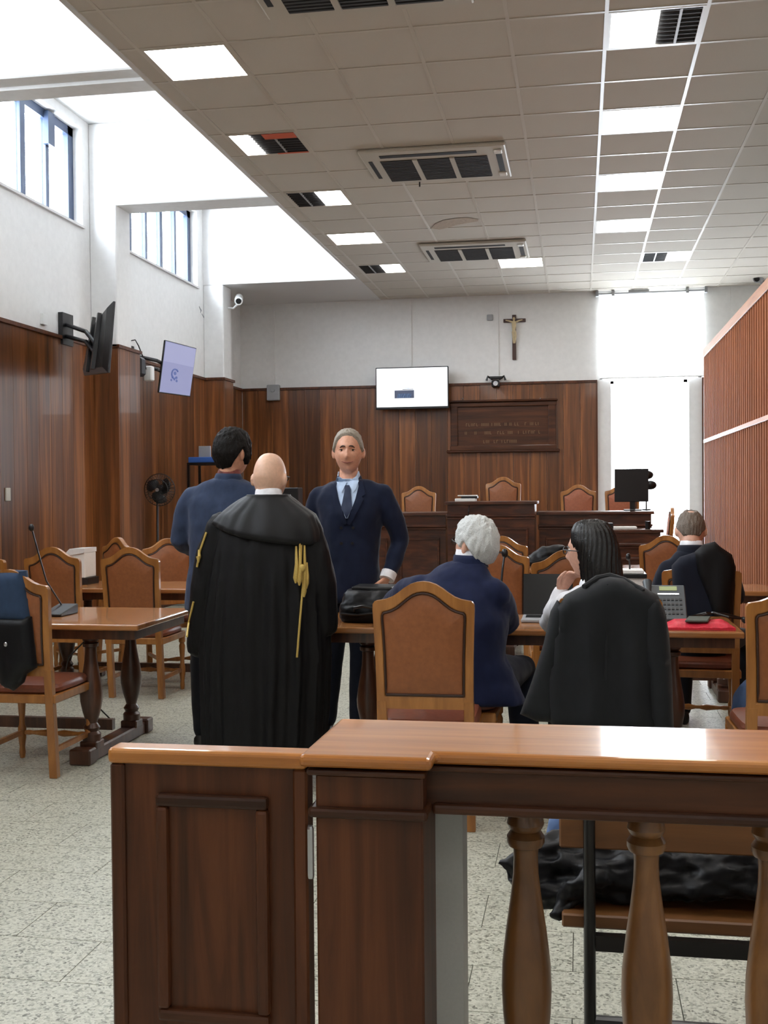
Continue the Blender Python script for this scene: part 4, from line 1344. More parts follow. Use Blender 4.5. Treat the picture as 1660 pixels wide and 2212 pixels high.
def patch(bvh, poly, fwd, right, origin, off, thick, step=0.012):
    """a piece of cloth lying on a surface: poly in (right, up) coordinates about origin, cast along -fwd"""
    fwd, right, origin = V(fwd).normalized(), V(right).normalized(), V(origin)
    up = V((0, 0, 1))
    pts = []
    n = len(poly)
    for i in range(n):
        a, b = V(poly[i]), V(poly[(i + 1) % n])
        k = max(1, int((b - a).length / step))
        for j in range(k): pts.append(a.lerp(b, j / k))
    nb = len(pts)
    xs, ys = [p[0] for p in pts], [p[1] for p in pts]
    def inside(x, y):
        c = False
        for i in range(nb):
            a, b = pts[i], pts[(i + 1) % nb]
            if (a[1] > y) != (b[1] > y) and x < (b[0] - a[0]) * (y - a[1]) / (b[1] - a[1]) + a[0]: c = not c
        return c
    y = min(ys)
    inner = []
    while y < max(ys):
        x = min(xs)
        while x < max(xs):
            if inside(x, y) and min((V((x, y)) - V(p[:2])).length for p in pts) > step * 0.5: inner.append(V((x, y)))
            x += step
        y += step
    allp = [V((p[0], p[1])) for p in pts] + inner
    r = geometry.delaunay_2d_cdt(allp, [(i, (i + 1) % nb) for i in range(nb)], [], 1, 1e-6)
    vs = []
    last = None
    for p in r[0]:
        o = origin + right * p[0] + up * p[1] + fwd * 0.6
        h = bvh.ray_cast(o, -fwd, 1.4)
        if h[0] is None:
            q = (last if last is not None else origin)
            q = origin + right * p[0] + up * p[1] + fwd * ((q - origin).dot(fwd))
        else:
            q = h[0]
            last = q
        vs.append(q + fwd * off)
    mb = MB().add(vs, [tuple(f) for f in r[2]])
    # thickness
    m2 = MB()
    nv = len(mb.v)
    m2.add([p + fwd * thick for p in mb.v] + mb.v, [f for f in mb.f] + [tuple(i + nv for i in f[::-1]) for f in mb.f])
    cnt = {}
    for f in mb.f:
        for i in range(len(f)):
            e = (f[i], f[(i + 1) % len(f)])
            cnt[e] = 1
    for (a, b) in list(cnt):
        if (b, a) not in cnt: m2.f.append((b, a, a + nv, b + nv))
    return m2

def drape(poly, Y, thick, step=0.022, folds=0.008, seed=0.0, nfold=14.0, slope=0.0, puff=1.0, edge=0.05):
    """a hanging garment: outline in world (x, z) at depth Y, thick and rounded, with vertical folds"""
    pts = []
    n = len(poly)
    for i in range(n):
        a, b = V(poly[i]), V(poly[(i + 1) % n])
        k = max(1, int((b - a).length / step))
        for j in range(k): pts.append(a.lerp(b, j / k))
    nb = len(pts)
    A = np.array([[p[0], p[1]] for p in pts])
    def inside(x, y):
        c = False
        for i in range(nb):
            a, b = pts[i], pts[(i + 1) % nb]
            if (a[1] > y) != (b[1] > y) and x < (b[0] - a[0]) * (y - a[1]) / (b[1] - a[1]) + a[0]: c = not c
        return c
    inner = []
    y = A[:, 1].min()
    while y < A[:, 1].max():
        x = A[:, 0].min()
        while x < A[:, 0].max():
            if inside(x, y) and np.min(np.hypot(A[:, 0] - x, A[:, 1] - y)) > step * 0.6: inner.append(V((x, y)))
            x += step
        y += step
    allp = [V((p[0], p[1])) for p in pts] + inner
    r = geometry.delaunay_2d_cdt(allp, [(i, (i + 1) % nb) for i in range(nb)], [], 1, 1e-6)
    front, back = [], []
    zt = A[:, 1].max()
    for p in r[0]:
        dist = float(np.min(np.hypot(A[:, 0] - p[0], A[:, 1] - p[1])))
        k = min(1.0, dist / edge)
        prof = 0.12 + 0.88 * math.sqrt(max(0, 1 - (1 - k) ** 2))
        low = min(1.0, (zt - p[1]) / 0.25)
        f = folds * low * (noise.noise(V((p[0] * nfold, p[1] * 2.2, seed))) * 1.6 + 0.5 * noise.noise(V((p[0] * nfold * 2.2, p[1] * 4, seed + 5)))) * k
        yc = Y + slope * (zt - p[1])
        front.append(V((p[0], yc - thick / 2 * prof * puff + f, p[1])))
        back.append(V((p[0], yc + thick / 2 * prof * puff + f, p[1])))
    nv = len(front)
    mb = MB()
    F = [tuple(f) for f in r[2]]
    # orientation: front faces look to -y
    def area(f): return sum(front[f[i]].x * front[f[(i + 1) % 3]].z - front[f[(i + 1) % 3]].x * front[f[i]].z for i in range(3))
    F = [f if area(f) > 0 else f[::-1] for f in F]
    mb.add(front + back, F + [tuple(i + nv for i in f[::-1]) for f in F])
    cnt = set()
    for f in F:
        for i in range(3): cnt.add((f[i], f[(i + 1) % 3]))
    for (a, b) in cnt:
        if (b, a) not in cnt: mb.f.append((b, a, a + nv, b + nv))
    return mb

def person(name, label, base, J, head_c, look, skin, hair=None, hairmat=None, jacket='suit_navy', trousers='trouser_dark', sz=1.0,
           headw=1.0, roll=0.0, voxel=0.008, seat=False, hem_drop=0.12, hands=True, shoes=True, cloth_voxel=0.012, wr_amp=0.006, jw=1.0, sleeve_r=1.0, hem_w=1.0, seed=0.0, hand_up=None, collar=None, ears=True, legw=1.0, neck_to=None):
    root = thing(name, (base[0], base[1], base[2] if len(base) > 2 else 0), label, 'person')
    g = lambda k: V(J[k])
    right = (g('shR') - g('shL')).normalized()
    rhip = (g('hipR') - g('hipL')).normalized()
    hipc, chest, neck = (g('hipR') + g('hipL')) / 2, g('chest'), g('neck')
    shc = (g('shR') + g('shL')) / 2
    waist = J.get('waist')
    waist = V(waist) if waist is not None else hipc.lerp(chest, 0.5)
    sp = (shc - hipc).normalized()
    fw_s = sp.cross(right).normalized()
    fw_h = sp.cross(rhip).normalized()
    fw_s = V((fw_s.x, fw_s.y, fw_s.z))
    hw = (g('shR') - g('shL')).length / 2
    M = head_matrix(head_c, look, roll)
    chin_in = M @ V((0, -0.028, -0.075)) * 1.0
    # ---------------- body
    b = MB()
    add_head(b, M, headw, ears)
    chain(b, [neck - sp * 0.03, neck.lerp(chin_in, 0.5), chin_in], [0.060 * headw, 0.053 * headw, 0.050 * headw], 18)
    k = 0.80
    b.rings([body_ring(hipc - sp * 0.05, 0.13 * sz, 0.09 * sz, rhip, fw_h), body_ring(waist, 0.12 * sz, 0.085 * sz, right, fw_s), body_ring(chest, 0.13 * sz, 0.095 * sz, right, fw_s),
             body_ring(shc - sp * 0.06, hw * 0.70, 0.06 * sz, right, fw_s), body_ring(neck - sp * 0.02, 0.055, 0.055, right, fw_s)])
    for s in 'LR':
        chain(b, [g('sh' + s) - sp * 0.06 - right * (0.03 if s == 'R' else -0.03), g('el' + s), g('wr' + s)], [0.036, 0.034, 0.028], 12)
        chain(b, [g('hip' + s), g('kn' + s), g('an' + s)], [0.065, 0.050, 0.034], 12)
        if hands:
            d = (g('wr' + s) - g('el' + s))
            hu = (hand_up or {}).get(s, None)
            curl = 0.35
            if hu is None: up = fw_s.cross(d)
            else:
                up, curl = V(hu[0]), hu[2]
                d = V(hu[1])
            add_hand(b, g('wr' + s), d, up, 1 if s == 'L' else -1, curl, 0.98)
    body = obj('body', remesh(b, voxel, 2, 0.4), skin, root)
    # ---------------- trousers
    t = MB()
    t.rings([body_ring(hipc - sp * 0.10, 0.150 * sz, 0.115 * sz, rhip, fw_h), body_ring(hipc, 0.168 * sz, 0.122 * sz, rhip, fw_h), body_ring(hipc + sp * 0.12, 0.150 * sz, 0.110 * sz, rhip, fw_h)])
    for s in 'LR':
        H, Kn, A = g('hip' + s), g('kn' + s), g('an' + s)
        chain(t, [H, H.lerp(Kn, 0.5), Kn, Kn.lerp(A, 0.5), A], [0.092 * sz * legw, 0.082 * sz * legw, 0.068 * sz * legw, 0.062 * sz * legw, 0.056 * sz * legw], 16)
    me = remesh(t, cloth_voxel, 4)
    wrinkle(me, wr_amp, (8, 8, 5), seed + 3)
    obj('trousers', me, trousers, root)
    # ---------------- jacket
    jm = None
    if jacket:
        j = MB()
        hem = hipc - sp * hem_drop
        j.rings([body_ring(hem, 0.188 * sz * jw * hem_w, 0.140 * sz, rhip, fw_h), body_ring(hipc, 0.184 * sz * jw, 0.138 * sz, rhip, fw_h), body_ring(waist, 0.168 * sz * jw, 0.128 * sz, right, fw_s, 0.9), body_ring(chest, 0.186 * sz * jw, 0.140 * sz, right, fw_s, 0.85),
                 body_ring(shc - sp * 0.050, hw * 1.00, 0.110 * sz, right, fw_s, 0.75), body_ring(shc + sp * 0.012, hw * 0.92, 0.086 * sz, right, fw_s, 0.8), body_ring(shc.lerp(neck, 0.5) + sp * 0.028, hw * 0.66, 0.082, right, fw_s, 0.9), body_ring(neck + sp * 0.010, 0.078, 0.072, right, fw_s, 1.0)])
        for s in 'LR':
            S, E_, W_ = g('sh' + s), g('el' + s), g('wr' + s)
            W2 = W_ - (W_ - E_).normalized() * 0.015
            chain(j, [S - sp * 0.022 - right * (0.012 if s == 'R' else -0.012), S.lerp(E_, 0.5), E_, E_.lerp(W2, 0.5), W2], [0.062 * sz * sleeve_r, 0.064 * sz * sleeve_r, 0.059 * sz * sleeve_r, 0.053 * sz * sleeve_r, 0.044 * sleeve_r], 16)
        jm = remesh(j, cloth_voxel, 9)
        wrinkle(jm, wr_amp * 1.5, (7, 7, 6), seed)
        wrinkle(jm, wr_amp * 0.7, (15, 15, 13), seed + 9)
    bvh = None
    if jm:
        bvh = BVHTree.FromPolygons([v.co.copy() for v in jm.vertices], [tuple(p.vertices) for p in jm.polygons])
        obj('jacket', jm, jacket, root)
        # jacket collar
        rs = []
        for (r_, hgt) in ((0.084, -0.025), (0.079, 0.006), (0.072, 0.024), (0.066, 0.022), (0.064, -0.01)):
            ring = []
            for kk in range(31):
                th = PI * 0.86 + PI * 1.28 * kk / 30
                fr_ = max(0, math.sin(th))
                ring.append(neck + sp * (hgt + 0.010 - 0.06 * fr_) + right * r_ * math.cos(th) + fw_s * (r_ * 0.95 * math.sin(th) + 0.03 * fr_))
            rs.append(ring)
        obj('jacket_collar', MB().rings(rs, closed_u=False, caps=False), jacket, root, smooth=True, ang=3)
    if collar:
        rs = []
        for (r_, hgt) in ((0.066, -0.01), (0.064, 0.030), (0.059, 0.050), (0.055, 0.048), (0.056, 0.0)):
            rs.append([neck + sp * (hgt * (1 - 0.75 * max(0, math.sin(2 * PI * kk / 30))) + 0.010 - 0.030 * max(0, math.sin(2 * PI * kk / 30))) + right * r_ * headw * math.cos(2 * PI * kk / 30) + fw_s * (r_ * headw * math.sin(2 * PI * kk / 30) + 0.3 * hgt) for kk in range(30)])
        obj('shirt_collar', MB().rings(rs, caps=False), collar, root, smooth=True, ang=3)
    if hair is not None:
        obj('hair', hair(M), hairmat, root, smooth=True, ang=3)
    if shoes:
        for s in 'LR':
            A, Kn = g('an' + s), g('kn' + s)
            d = V((fw_h.x, fw_h.y, 0)).normalized()
            if 'toe' in J: d = V(J['toe']).normalized()
            sh = MB()
            x = V((d.y, -d.x, 0))
            c = V((A.x, A.y, 0))
            rs = []
            for (l, ww, hh) in ((-0.085, 0.018, 0.05), (-0.075, 0.034, 0.075), (-0.03, 0.038, 0.085), (0.04, 0.042, 0.07), (0.11, 0.046, 0.05), (0.165, 0.036, 0.035), (0.19, 0.014, 0.022)):
                rs.append([c + V((0, 0, A.z - 0.085 if A.z > 0.2 else 0.002)) + d * l + x * ww * math.cos(2 * PI * q / 16) + V((0, 0, hh * (0.5 + 0.5 * spow(math.sin(2 * PI * q / 16), 0.6)))) for q in range(16)])
            obj('shoe', MB().rings(rs), 'shoe_black', root, smooth=True, ang=0.9)
    return root, dict(M=M, bvh=bvh, fwd=fw_s, right=right, sp=sp, neck=neck, chest=chest, hipc=hipc, shc=shc)

def glasses(root, M, w=1.0):
    m = MB()
    for s in (-1, 1):
        pts = [M @ (V((s * 0.032 + 0.024 * math.cos(a), 0.098, 0.012 + 0.017 * math.sin(a))) * w) for a in [2 * PI * i / 18 for i in range(19)]]
        m.tube(pts, 0.0026, 6)
        m.tube([M @ (V((s * 0.056, 0.096, 0.016)) * w), M @ (V((s * 0.079, 0.06, 0.014)) * w), M @ (V((s * 0.083, 0.0, 0.008)) * w), M @ (V((s * 0.082, -0.02, -0.01)) * w)], 0.0026, 6)
    m.tube([M @ (V((-0.009, 0.101, 0.016)) * w), M @ (V((0.009, 0.101, 0.016)) * w)], 0.0026, 6)
    obj('glasses', m, 'black_plastic', root, smooth=True)

# ================================================================== THINGS ON AND AROUND THE TABLES
def pz(poly, Y):
    return [(at(a, b, Y).x, at(a, b, Y).z) for a, b in poly]
ZT = 0.75
# gooseneck microphone on the left table
b0 = at(128, 1318, 6.0)
mi = thing('gooseneck_microphone', (b0.x, 6.0, ZT), 'black gooseneck microphone on the left table', 'microphone')
obj('base', MB().prism([(5.90, ZT + 0.001), (6.12, ZT + 0.001), (6.12, ZT + 0.055), (5.90, ZT + 0.018)], lambda u, v, t: V((t, u, v)), b0.x - 0.06, b0.x + 0.06), 'black_plastic', mi, bevel=0.004)
tip = at(68, 1140, 6.0)
obj('neck', MB().tube([(b0.x - 0.03, 6.09, ZT + 0.05), at(100, 1255, 6.06), at(83, 1195, 6.03), tip], 0.005, 8), 'black_metal', mi)
obj('capsule', MB().ball(tip, (0.016, 0.016, 0.022), 12), 'black_plastic', mi, smooth=True)
solo('microphone_cable', MB().tube([(b0.x + 0.02, 6.43, ZT - 0.05), (b0.x + 0.02, 6.48, 0.62), at(148, 1420, 6.5), at(140, 1455, 6.5), (b0.x + 0.06, 6.6, 0.01)], 0.005, 6), 'black_plastic', 'thin black cable hanging from the left table to the floor', 'cable')
# white box on the second left table
p, q = at(148, 1184, 8.1), at(196, 1228, 8.1)
wb = thing('white_box', ((p.x + q.x) / 2, 8.1, ZT), 'white box with an open flap on the second left table', 'box')
obj('carton', MB().box((p.x + 0.02, 8.0, ZT + 0.05), (q.x, 8.2, p.z - 0.03)), 'paper', wb, bevel=0.006)
obj('flap', MB().prism([(p.x + 0.0, p.z - 0.06), (p.x + 0.06, p.z), (q.x, p.z + 0.004), (q.x, p.z - 0.03)], lambda u, v, t: V((u, t, v)), 7.99, 8.21), 'white_plastic', wb)
obj('tray', MB().box((p.x + 0.05, 8.0, ZT), (q.x + 0.02, 8.2, ZT + 0.05)), 'black_plastic', wb)

# briefcase on the lawyers' table
bl_, br_ = at(736, 1335, 5.88), at(835, 1335, 5.88)
bc = thing('briefcase', ((bl_.x + br_.x) / 2, 5.9, ZT), 'soft black briefcase lying on the lawyers table', 'briefcase')
m = MB()
for (k, z, yo) in ((0.90, 0.0, 0), (1.0, 0.02, 0), (1.0, 0.08, 0.005), (0.93, 0.11, 0.01), (0.84, 0.15, 0.02), (0.74, 0.165, 0.03)):
    xc, yc = (bl_.x + br_.x) / 2 + 0.02 + 0.02 * k, 5.92 + yo
    m_r = []
    for i in range(32):
        a = 2 * PI * i / 32
        m_r.append(V((xc + 0.165 * k * spow(math.cos(a), 0.45), yc + 0.15 * k * spow(math.sin(a), 0.45), ZT + 0.001 + z)))
    if k == 0.90 and z == 0: rs = []
    rs.append(m_r)
bm_ = MB().rings(rs)
me = remesh(bm_, 0.010, 3)
wrinkle(me, 0.008, (16, 16, 30), 2)
obj('bag_body', me, 'coat_black', bc)
xc = (bl_.x + br_.x) / 2 + 0.03
obj('handle', MB().tube([(xc - 0.06, 5.775, ZT + 0.06), (xc - 0.05, 5.745, ZT + 0.085), (xc, 5.735, ZT + 0.095), (xc + 0.05, 5.745, ZT + 0.085), (xc + 0.06, 5.775, ZT + 0.06)], 0.008, 8), 'black_metal', bc, smooth=True)
obj('strap', MB().tube([(xc - 0.13, 5.775, ZT + 0.05), (xc - 0.04, 5.766, ZT + 0.045), (xc + 0.06, 5.766, ZT + 0.055), (xc + 0.14, 5.775, ZT + 0.045)], 0.007, 6), 'black_plastic', bc)
obj('lid_case', MB().box((xc - 0.09, 5.86, ZT + 0.155), (xc + 0.13, 6.06, ZT + 0.185)), 'black_plastic', bc, bevel=0.008, seg=2)

# laptop
l0, l1 = at(1131, 1240, 6.16), at(1238, 1240, 6.16)
lp = thing('laptop', ((l0.x + l1.x) / 2, 6.0, ZT), 'open laptop with a dark screen on the lawyers table', 'laptop')
obj('base', MB().box((l0.x, 5.88, ZT + 0.001), (l1.x, 6.12, ZT + 0.018)), 'grey_plastic', lp, bevel=0.004)
obj('keyboard', MB().box((l0.x + 0.02, 5.97, ZT + 0.018), (l1.x - 0.02, 6.09, ZT + 0.0195)), 'black_plastic', lp)
obj('lid', MB().prism([(6.115, ZT + 0.016), (6.125, ZT + 0.018), (6.175, l0.z), (6.165, l0.z + 0.001)], lambda u, v, t: V((t, u, v)), l0.x, l1.x), 'screen_blank', lp, bevel=0.002)

# desk phone
f0, f1 = at(1400, 1330, 5.98), at(1484, 1330, 5.98)
ph = thing('desk_phone', ((f0.x + f1.x) / 2, 6.0, ZT), 'grey office phone with a small greenish display on the lawyers table', 'phone')
yb_, zb_ = 5.93, ZT + 0.012
yt_, zt_ = 6.10, at(1430, 1266, 6.10).z
ux = V((1, 0, 0))
uz = (V((0, yt_, zt_)) - V((0, yb_, zb_)))
ln = uz.length
uz.normalize()
un = ux.cross(uz).normalized()
if un.y > 0: un = -un
obj('foot', MB().prism([(yb_ - 0.005, ZT + 0.001), (yt_ + 0.03, ZT + 0.001), (yt_, zt_ - 0.03)], lambda u, v, t: V((t, u, v)), f0.x + 0.01, f1.x - 0.01), 'phone_grey', ph)
def on_phone(u, v, o): return V((f0.x + u * (f1.x - f0.x), yb_, zb_)) + uz * (v * ln) + un * o
obj('console', MB().obox(on_phone(0.5, 0.5, 0), ux, un, uz, (f1.x - f0.x) / 2, 0.012, ln / 2), 'phone_grey', ph, bevel=0.005)
obj('display', MB().obox(on_phone(0.56, 0.88, 0.013), ux, un, uz, 0.045, 0.002, 0.014), 'lcd_green', ph)
obj('display_strip', MB().obox(on_phone(0.56, 0.72, 0.013), ux, un, uz, 0.055, 0.002, 0.005), 'silver', ph)
for r_ in range(4):
    for c_ in range(6):
        obj('key', MB().obox(on_phone(0.34 + c_ * 0.105, 0.56 - r_ * 0.13, 0.014), ux, un, uz, 0.0065, 0.003, 0.006), 'black_plastic', ph)
hs0 = [on_phone(0.02, v, 0.026 + 0.008 * math.sin(v * PI)) for v in (0.25, 0.4, 0.6, 0.8, 1.02)]
obj('handset', MB().tube(hs0, [0.024, 0.018, 0.017, 0.018, 0.025], 12), 'phone_grey', ph, smooth=True)
obj('phone_cord', MB().tube([(f1.x, 6.05, ZT + 0.02), (f1.x + 0.10, 6.0, ZT + 0.05), (f1.x + 0.20, 6.05, ZT + 0.04), (f1.x + 0.30, 6.1, ZT + 0.01)], 0.005, 6), 'black_plastic', ph)
cx_ = at(1540, 1320, 6.05)
solo('table_cable', MB().tube([(cx_.x - 0.08, 6.12, ZT + 0.02), (cx_.x, 6.0, ZT + 0.05), (cx_.x + 0.07, 5.98, ZT + 0.03), (cx_.x + 0.16, 6.08, ZT + 0.012)], 0.007, 6), 'black_plastic', 'black cable coiled on the table behind the red folder', 'cable')
solo('table_plug', MB().box((cx_.x + 0.14, 5.96, ZT + 0.001), (cx_.x + 0.20, 6.02, ZT + 0.03)), 'black_plastic', 'small black plug on the table right of the red folder', 'plug', bevel=0.006)

# red folder with an olive case on it
r0, r1 = at(1444, 1358, 5.66), at(1588, 1358, 5.66)
m = MB()
vs, fs = [], []
N, Mm = 22, 12
for top in (1, 0):
    for i in range(N + 1):
        for j in range(Mm + 1):
            u, v = i / N, j / Mm
            ed = min(u, 1 - u, v, 1 - v)
            z = ZT + 0.001 + (0.012 + 0.02 * min(1, ed * 8) + 0.006 * noise.noise(V((u * 6, v * 4, 1))) if top else 0)
            xx = r0.x + (r1.x - r0.x) * u + 0.02 * (v - 0.5) * (0.5 - u)
            vs.append((xx, 5.655 + 0.235 * v, z))
K = (N + 1) * (Mm + 1)
for i in range(N):
    for j in range(Mm):
        a = i * (Mm + 1) + j
        fs.append((a, a + Mm + 1, a + Mm + 2, a + 1))
        fs.append(tuple(K + t for t in (a + 1, a + Mm + 2, a + Mm + 1, a)))
for i in range(N):
    for j in (0, Mm):
        a, b = i * (Mm + 1) + j, (i + 1) * (Mm + 1) + j
        fs.append((a, K + a, K + b, b) if j == 0 else (b, K + b, K + a, a))
for j in range(Mm):
    for i in (0, N):
        a, b = i * (Mm + 1) + j, i * (Mm + 1) + j + 1
        fs.append((b, K + b, K + a, a) if i == 0 else (a, K + a, K + b, b))
solo('red_folder', m.add(vs, fs), 'red_fabric', 'bright red folder lying at the right end of the lawyers table', 'folder', smooth=True, ang=0.9)
o0 = at(1510, 1345, 5.74)
oc = MB().obox((o0.x, 5.765, ZT + 0.042), (1, 0.0, 0), (0.18, 1, 0), (0, 0, 1), 0.055, 0.095, 0.006)
solo('olive_case', oc, 'olive_case', 'dark olive case lying across the red folder', 'case', bevel=0.004)

# second and third table things
def goose(x, y, z, hx, hy, Y, label):
    P = at(hx, hy, Y)
    t = thing('desk_microphone', (x, y, z), label, 'microphone')
    obj('base', MB().lathe([(0.06, z + 0.001), (0.06, z + 0.02), (0.02, z + 0.035)], (x, y, 0), 16), 'black_plastic', t, smooth=True)
    obj('stem', MB().tube([(x, y, z + 0.03), (x, y, z + 0.15), (V((x, y, z + 0.2)) + P) / 2, P], 0.006, 8), 'black_plastic', t)
    obj('capsule', MB().ball(P, (0.018, 0.018, 0.026), 12), 'black_plastic', t, smooth=True)
P = at(1064, 1250, 6.15)
goose(-0.42, 6.05, ZT, 1091, 1195, 6.1, 'black microphone in front of the chairs, right of the white haired head')
P = at(1362, 1262, 8.05)
goose(P.x, 8.1, ZT, 1358, 1203, 8.05, 'black microphone on the second right table beside the papers')
P = at(1365, 1232, 8.1)
solo('paper_pile', MB().box((P.x - 0.10, 8.0, ZT), (P.x + 0.10, 8.25, ZT + 0.07)), 'paper', 'pile of white papers on the second right table', 'papers', bevel=0.003)
solo('dark_book', MB().box((P.x - 0.12, 7.98, ZT + 0.07), (P.x + 0.10, 8.22, ZT + 0.10)), 'black_plastic', 'dark book on the pile of white papers', 'book', bevel=0.004)
solo('open_papers', MB().box((P.x - 0.14, 7.99, ZT + 0.10), (P.x + 0.08, 8.2, ZT + 0.125)), 'paper', 'loose papers on top of the dark book', 'papers', bevel=0.003)
m = MB().obox((P.x + 0.02, 7.88, ZT + 0.012), (1, 0, 0), (0, 1, 0), (0, 0, 1), 0.17, 0.07, 0.011)
solo('tablet', m, 'grey_plastic', 'grey tablet at the front edge of the second right table', 'tablet', bevel=0.004)
P = at(1182, 1205, 10.1)
m = MB()
chain(m, [(P.x - 0.10, 10.1, ZT + 0.07), (P.x, 10.1, ZT + 0.11), (P.x + 0.12, 10.1, ZT + 0.14)], [0.065, 0.09, 0.06], 14)
chain(m, [(P.x - 0.14, 10.05, ZT + 0.045), (P.x + 0.14, 10.05, ZT + 0.05)], [0.044, 0.05], 12)
me = remesh(m, 0.012, 4)
wrinkle(me, 0.015, (9, 9, 14), 4)
solo('black_bag', me, 'coat_black', 'crumpled black bag on the third right table, left of the glasses', 'bag', origin=(P.x, 10.1, ZT))

# fan and cart near the left wall
FY = 12.3
fc = at(345, 1058, FY)
fan = thing('pedestal_fan', (fc.x, FY, 0), 'black pedestal fan standing near the left panelling', 'fan')
obj('base', MB().lathe([(0.19, 0.002), (0.19, 0.02), (0.04, 0.045)], (fc.x, FY, 0), 24), 'black_plastic', fan)
obj('pole', MB().lathe([(0.018, 0.04), (0.018, 0.75), (0.013, 0.76), (0.013, fc.z - 0.06)], (fc.x - 0.03, FY, 0), 12), 'black_metal', fan, smooth=True)
obj('motor', MB().lathe([(0.04, 0.02), (0.06, 0.05), (0.05, 0.14), (0.02, 0.16)], (fc.x, FY, fc.z), 16, 'y'), 'black_plastic', fan, smooth=True)
cg = MB()
for i in range(36):
    a = 2 * PI * i / 36
    e = V((math.cos(a), 0, math.sin(a)))
    c = fc
    cg.tube([c + V((0, -0.07, 0)) + e * 0.03, c + V((0, -0.06, 0)) + e * 0.12, c + V((0, 0, 0)) + e * 0.185, c + V((0, 0.05, 0)) + e * 0.12, c + V((0, 0.06, 0)) + e * 0.03], 0.0022, 4)
for rr_ in (0.185, 0.12):
    yy_ = 0 if rr_ > 0.15 else -0.06
    cg.tube([fc + V((rr_ * math.cos(2 * PI * i / 36), yy_, rr_ * math.sin(2 * PI * i / 36))) for i in range(37)], 0.005, 5)
obj('guard', cg, 'black_metal', fan)
for i in range(3):
    bl2 = []
    for s_ in range(8):
        t_ = s_ / 7
        a = 2 * PI * i / 3 + t_ * 0.7
        w2 = 0.30 + 0.55 * math.sin(PI * min(1, t_ * 0.9 + 0.1))
        rad = 0.03 + 0.13 * t_
        bl2.append([fc + V((rad * math.cos(a - w2), -0.03, rad * math.sin(a - w2))), fc + V((rad * math.cos(a), -0.01, rad * math.sin(a))), fc + V((rad * math.cos(a + w2), 0.012, rad * math.sin(a + w2)))])
    bo = obj('blade', MB().rings(bl2, closed_u=False, caps=False), 'black_plastic', fan, smooth=True)
    bo.modifiers.new('s', 'SOLIDIFY').thickness = 0.004
obj('hub', MB().lathe([(0.032, -0.05), (0.036, -0.03), (0.036, 0.02)], fc, 16, 'y'), 'black_plastic', fan, smooth=True)
obj('badge', MB().lathe([(0.022, -0.078), (0.022, -0.07)], fc, 16, 'y'), 'silver', fan)

p, q = at(410, 1000, 13.6), at(500, 1000, 13.6)
ct_ = thing('black_cart', ((p.x + q.x) / 2, 13.7, 0), 'black metal rack behind the slate suited man', 'rack')
zc_ = p.z
obj('shelf', MB().box((p.x, 13.5, zc_ - 0.03), (q.x, 13.95, zc_)), 'black_metal', ct_)
obj('shelf', MB().box((p.x, 13.5, 0.3), (q.x, 13.95, 0.33)), 'black_metal', ct_)
for xx in (p.x + 0.015, q.x - 0.015):
    for y2 in (13.515, 13.935):
        obj('rack_post', MB().box((xx - 0.015, y2 - 0.015, 0), (xx + 0.015, y2 + 0.015, zc_ - 0.03)), 'black_metal', ct_)
solo('blue_folder_box', MB().box((p.x + 0.01, 13.52, zc_), (q.x - 0.1, 13.8, zc_ + 0.07)), 'blue_box', 'flat blue box on top of the black rack', 'box', bevel=0.005)
p2 = at(438, 970, 13.6)
solo('white_card', MB().box((p2.x - 0.055, 13.6, zc_ + 0.07), (p2.x + 0.10, 13.63, zc_ + 0.21)), 'grey_plastic', 'pale box standing on the blue box of the rack', 'box', bevel=0.004)
p3 = at(632, 1066, 14.0)
sb = thing('speaker_box', (p3.x, 14.0, 0), 'dark loudspeaker cabinet behind the bald man', 'loudspeaker')
obj('cabinet', MB().box((p3.x - 0.16, 13.9, 0.55), (p3.x + 0.10, 14.15, 1.49)), 'black_plastic', sb, bevel=0.01)
obj('plinth', MB().box((p3.x - 0.14, 13.92, 0), (p3.x + 0.08, 14.13, 0.55)), 'black_metal', sb)

# ---------------- coats on chairs
YC = 5.235
co = thing('draped_coat', (at(30, 1300, YC).x, YC, 0.6), 'blue and navy coat draped over the left foreground chair', 'coat')
up_ = drape(pz([(-70, 1240), (-30, 1233), (30, 1231), (56, 1233), (63, 1262), (67, 1310), (70, 1345), (-70, 1345)], YC - 0.005), YC - 0.005, 0.125, folds=0.012, seed=1)
obj('upper_fabric', up_, 'coat_blue', co, smooth=True, ang=1.2)
lo_ = drape(pz([(-70, 1335), (10, 1330), (68, 1332), (74, 1390), (80, 1442), (58, 1456), (52, 1474), (30, 1492), (4, 1480), (-10, 1425), (-70, 1420)], YC - 0.03), YC - 0.03, 0.10, folds=0.016, seed=2)
obj('lower_fabric', lo_, 'coat_black', co, smooth=True, ang=1.2)
c = at(12, 1392, YC - 0.09)
obj('buckle', MB().ball(c, (0.010, 0.006, 0.012), 10), 'silver', co)

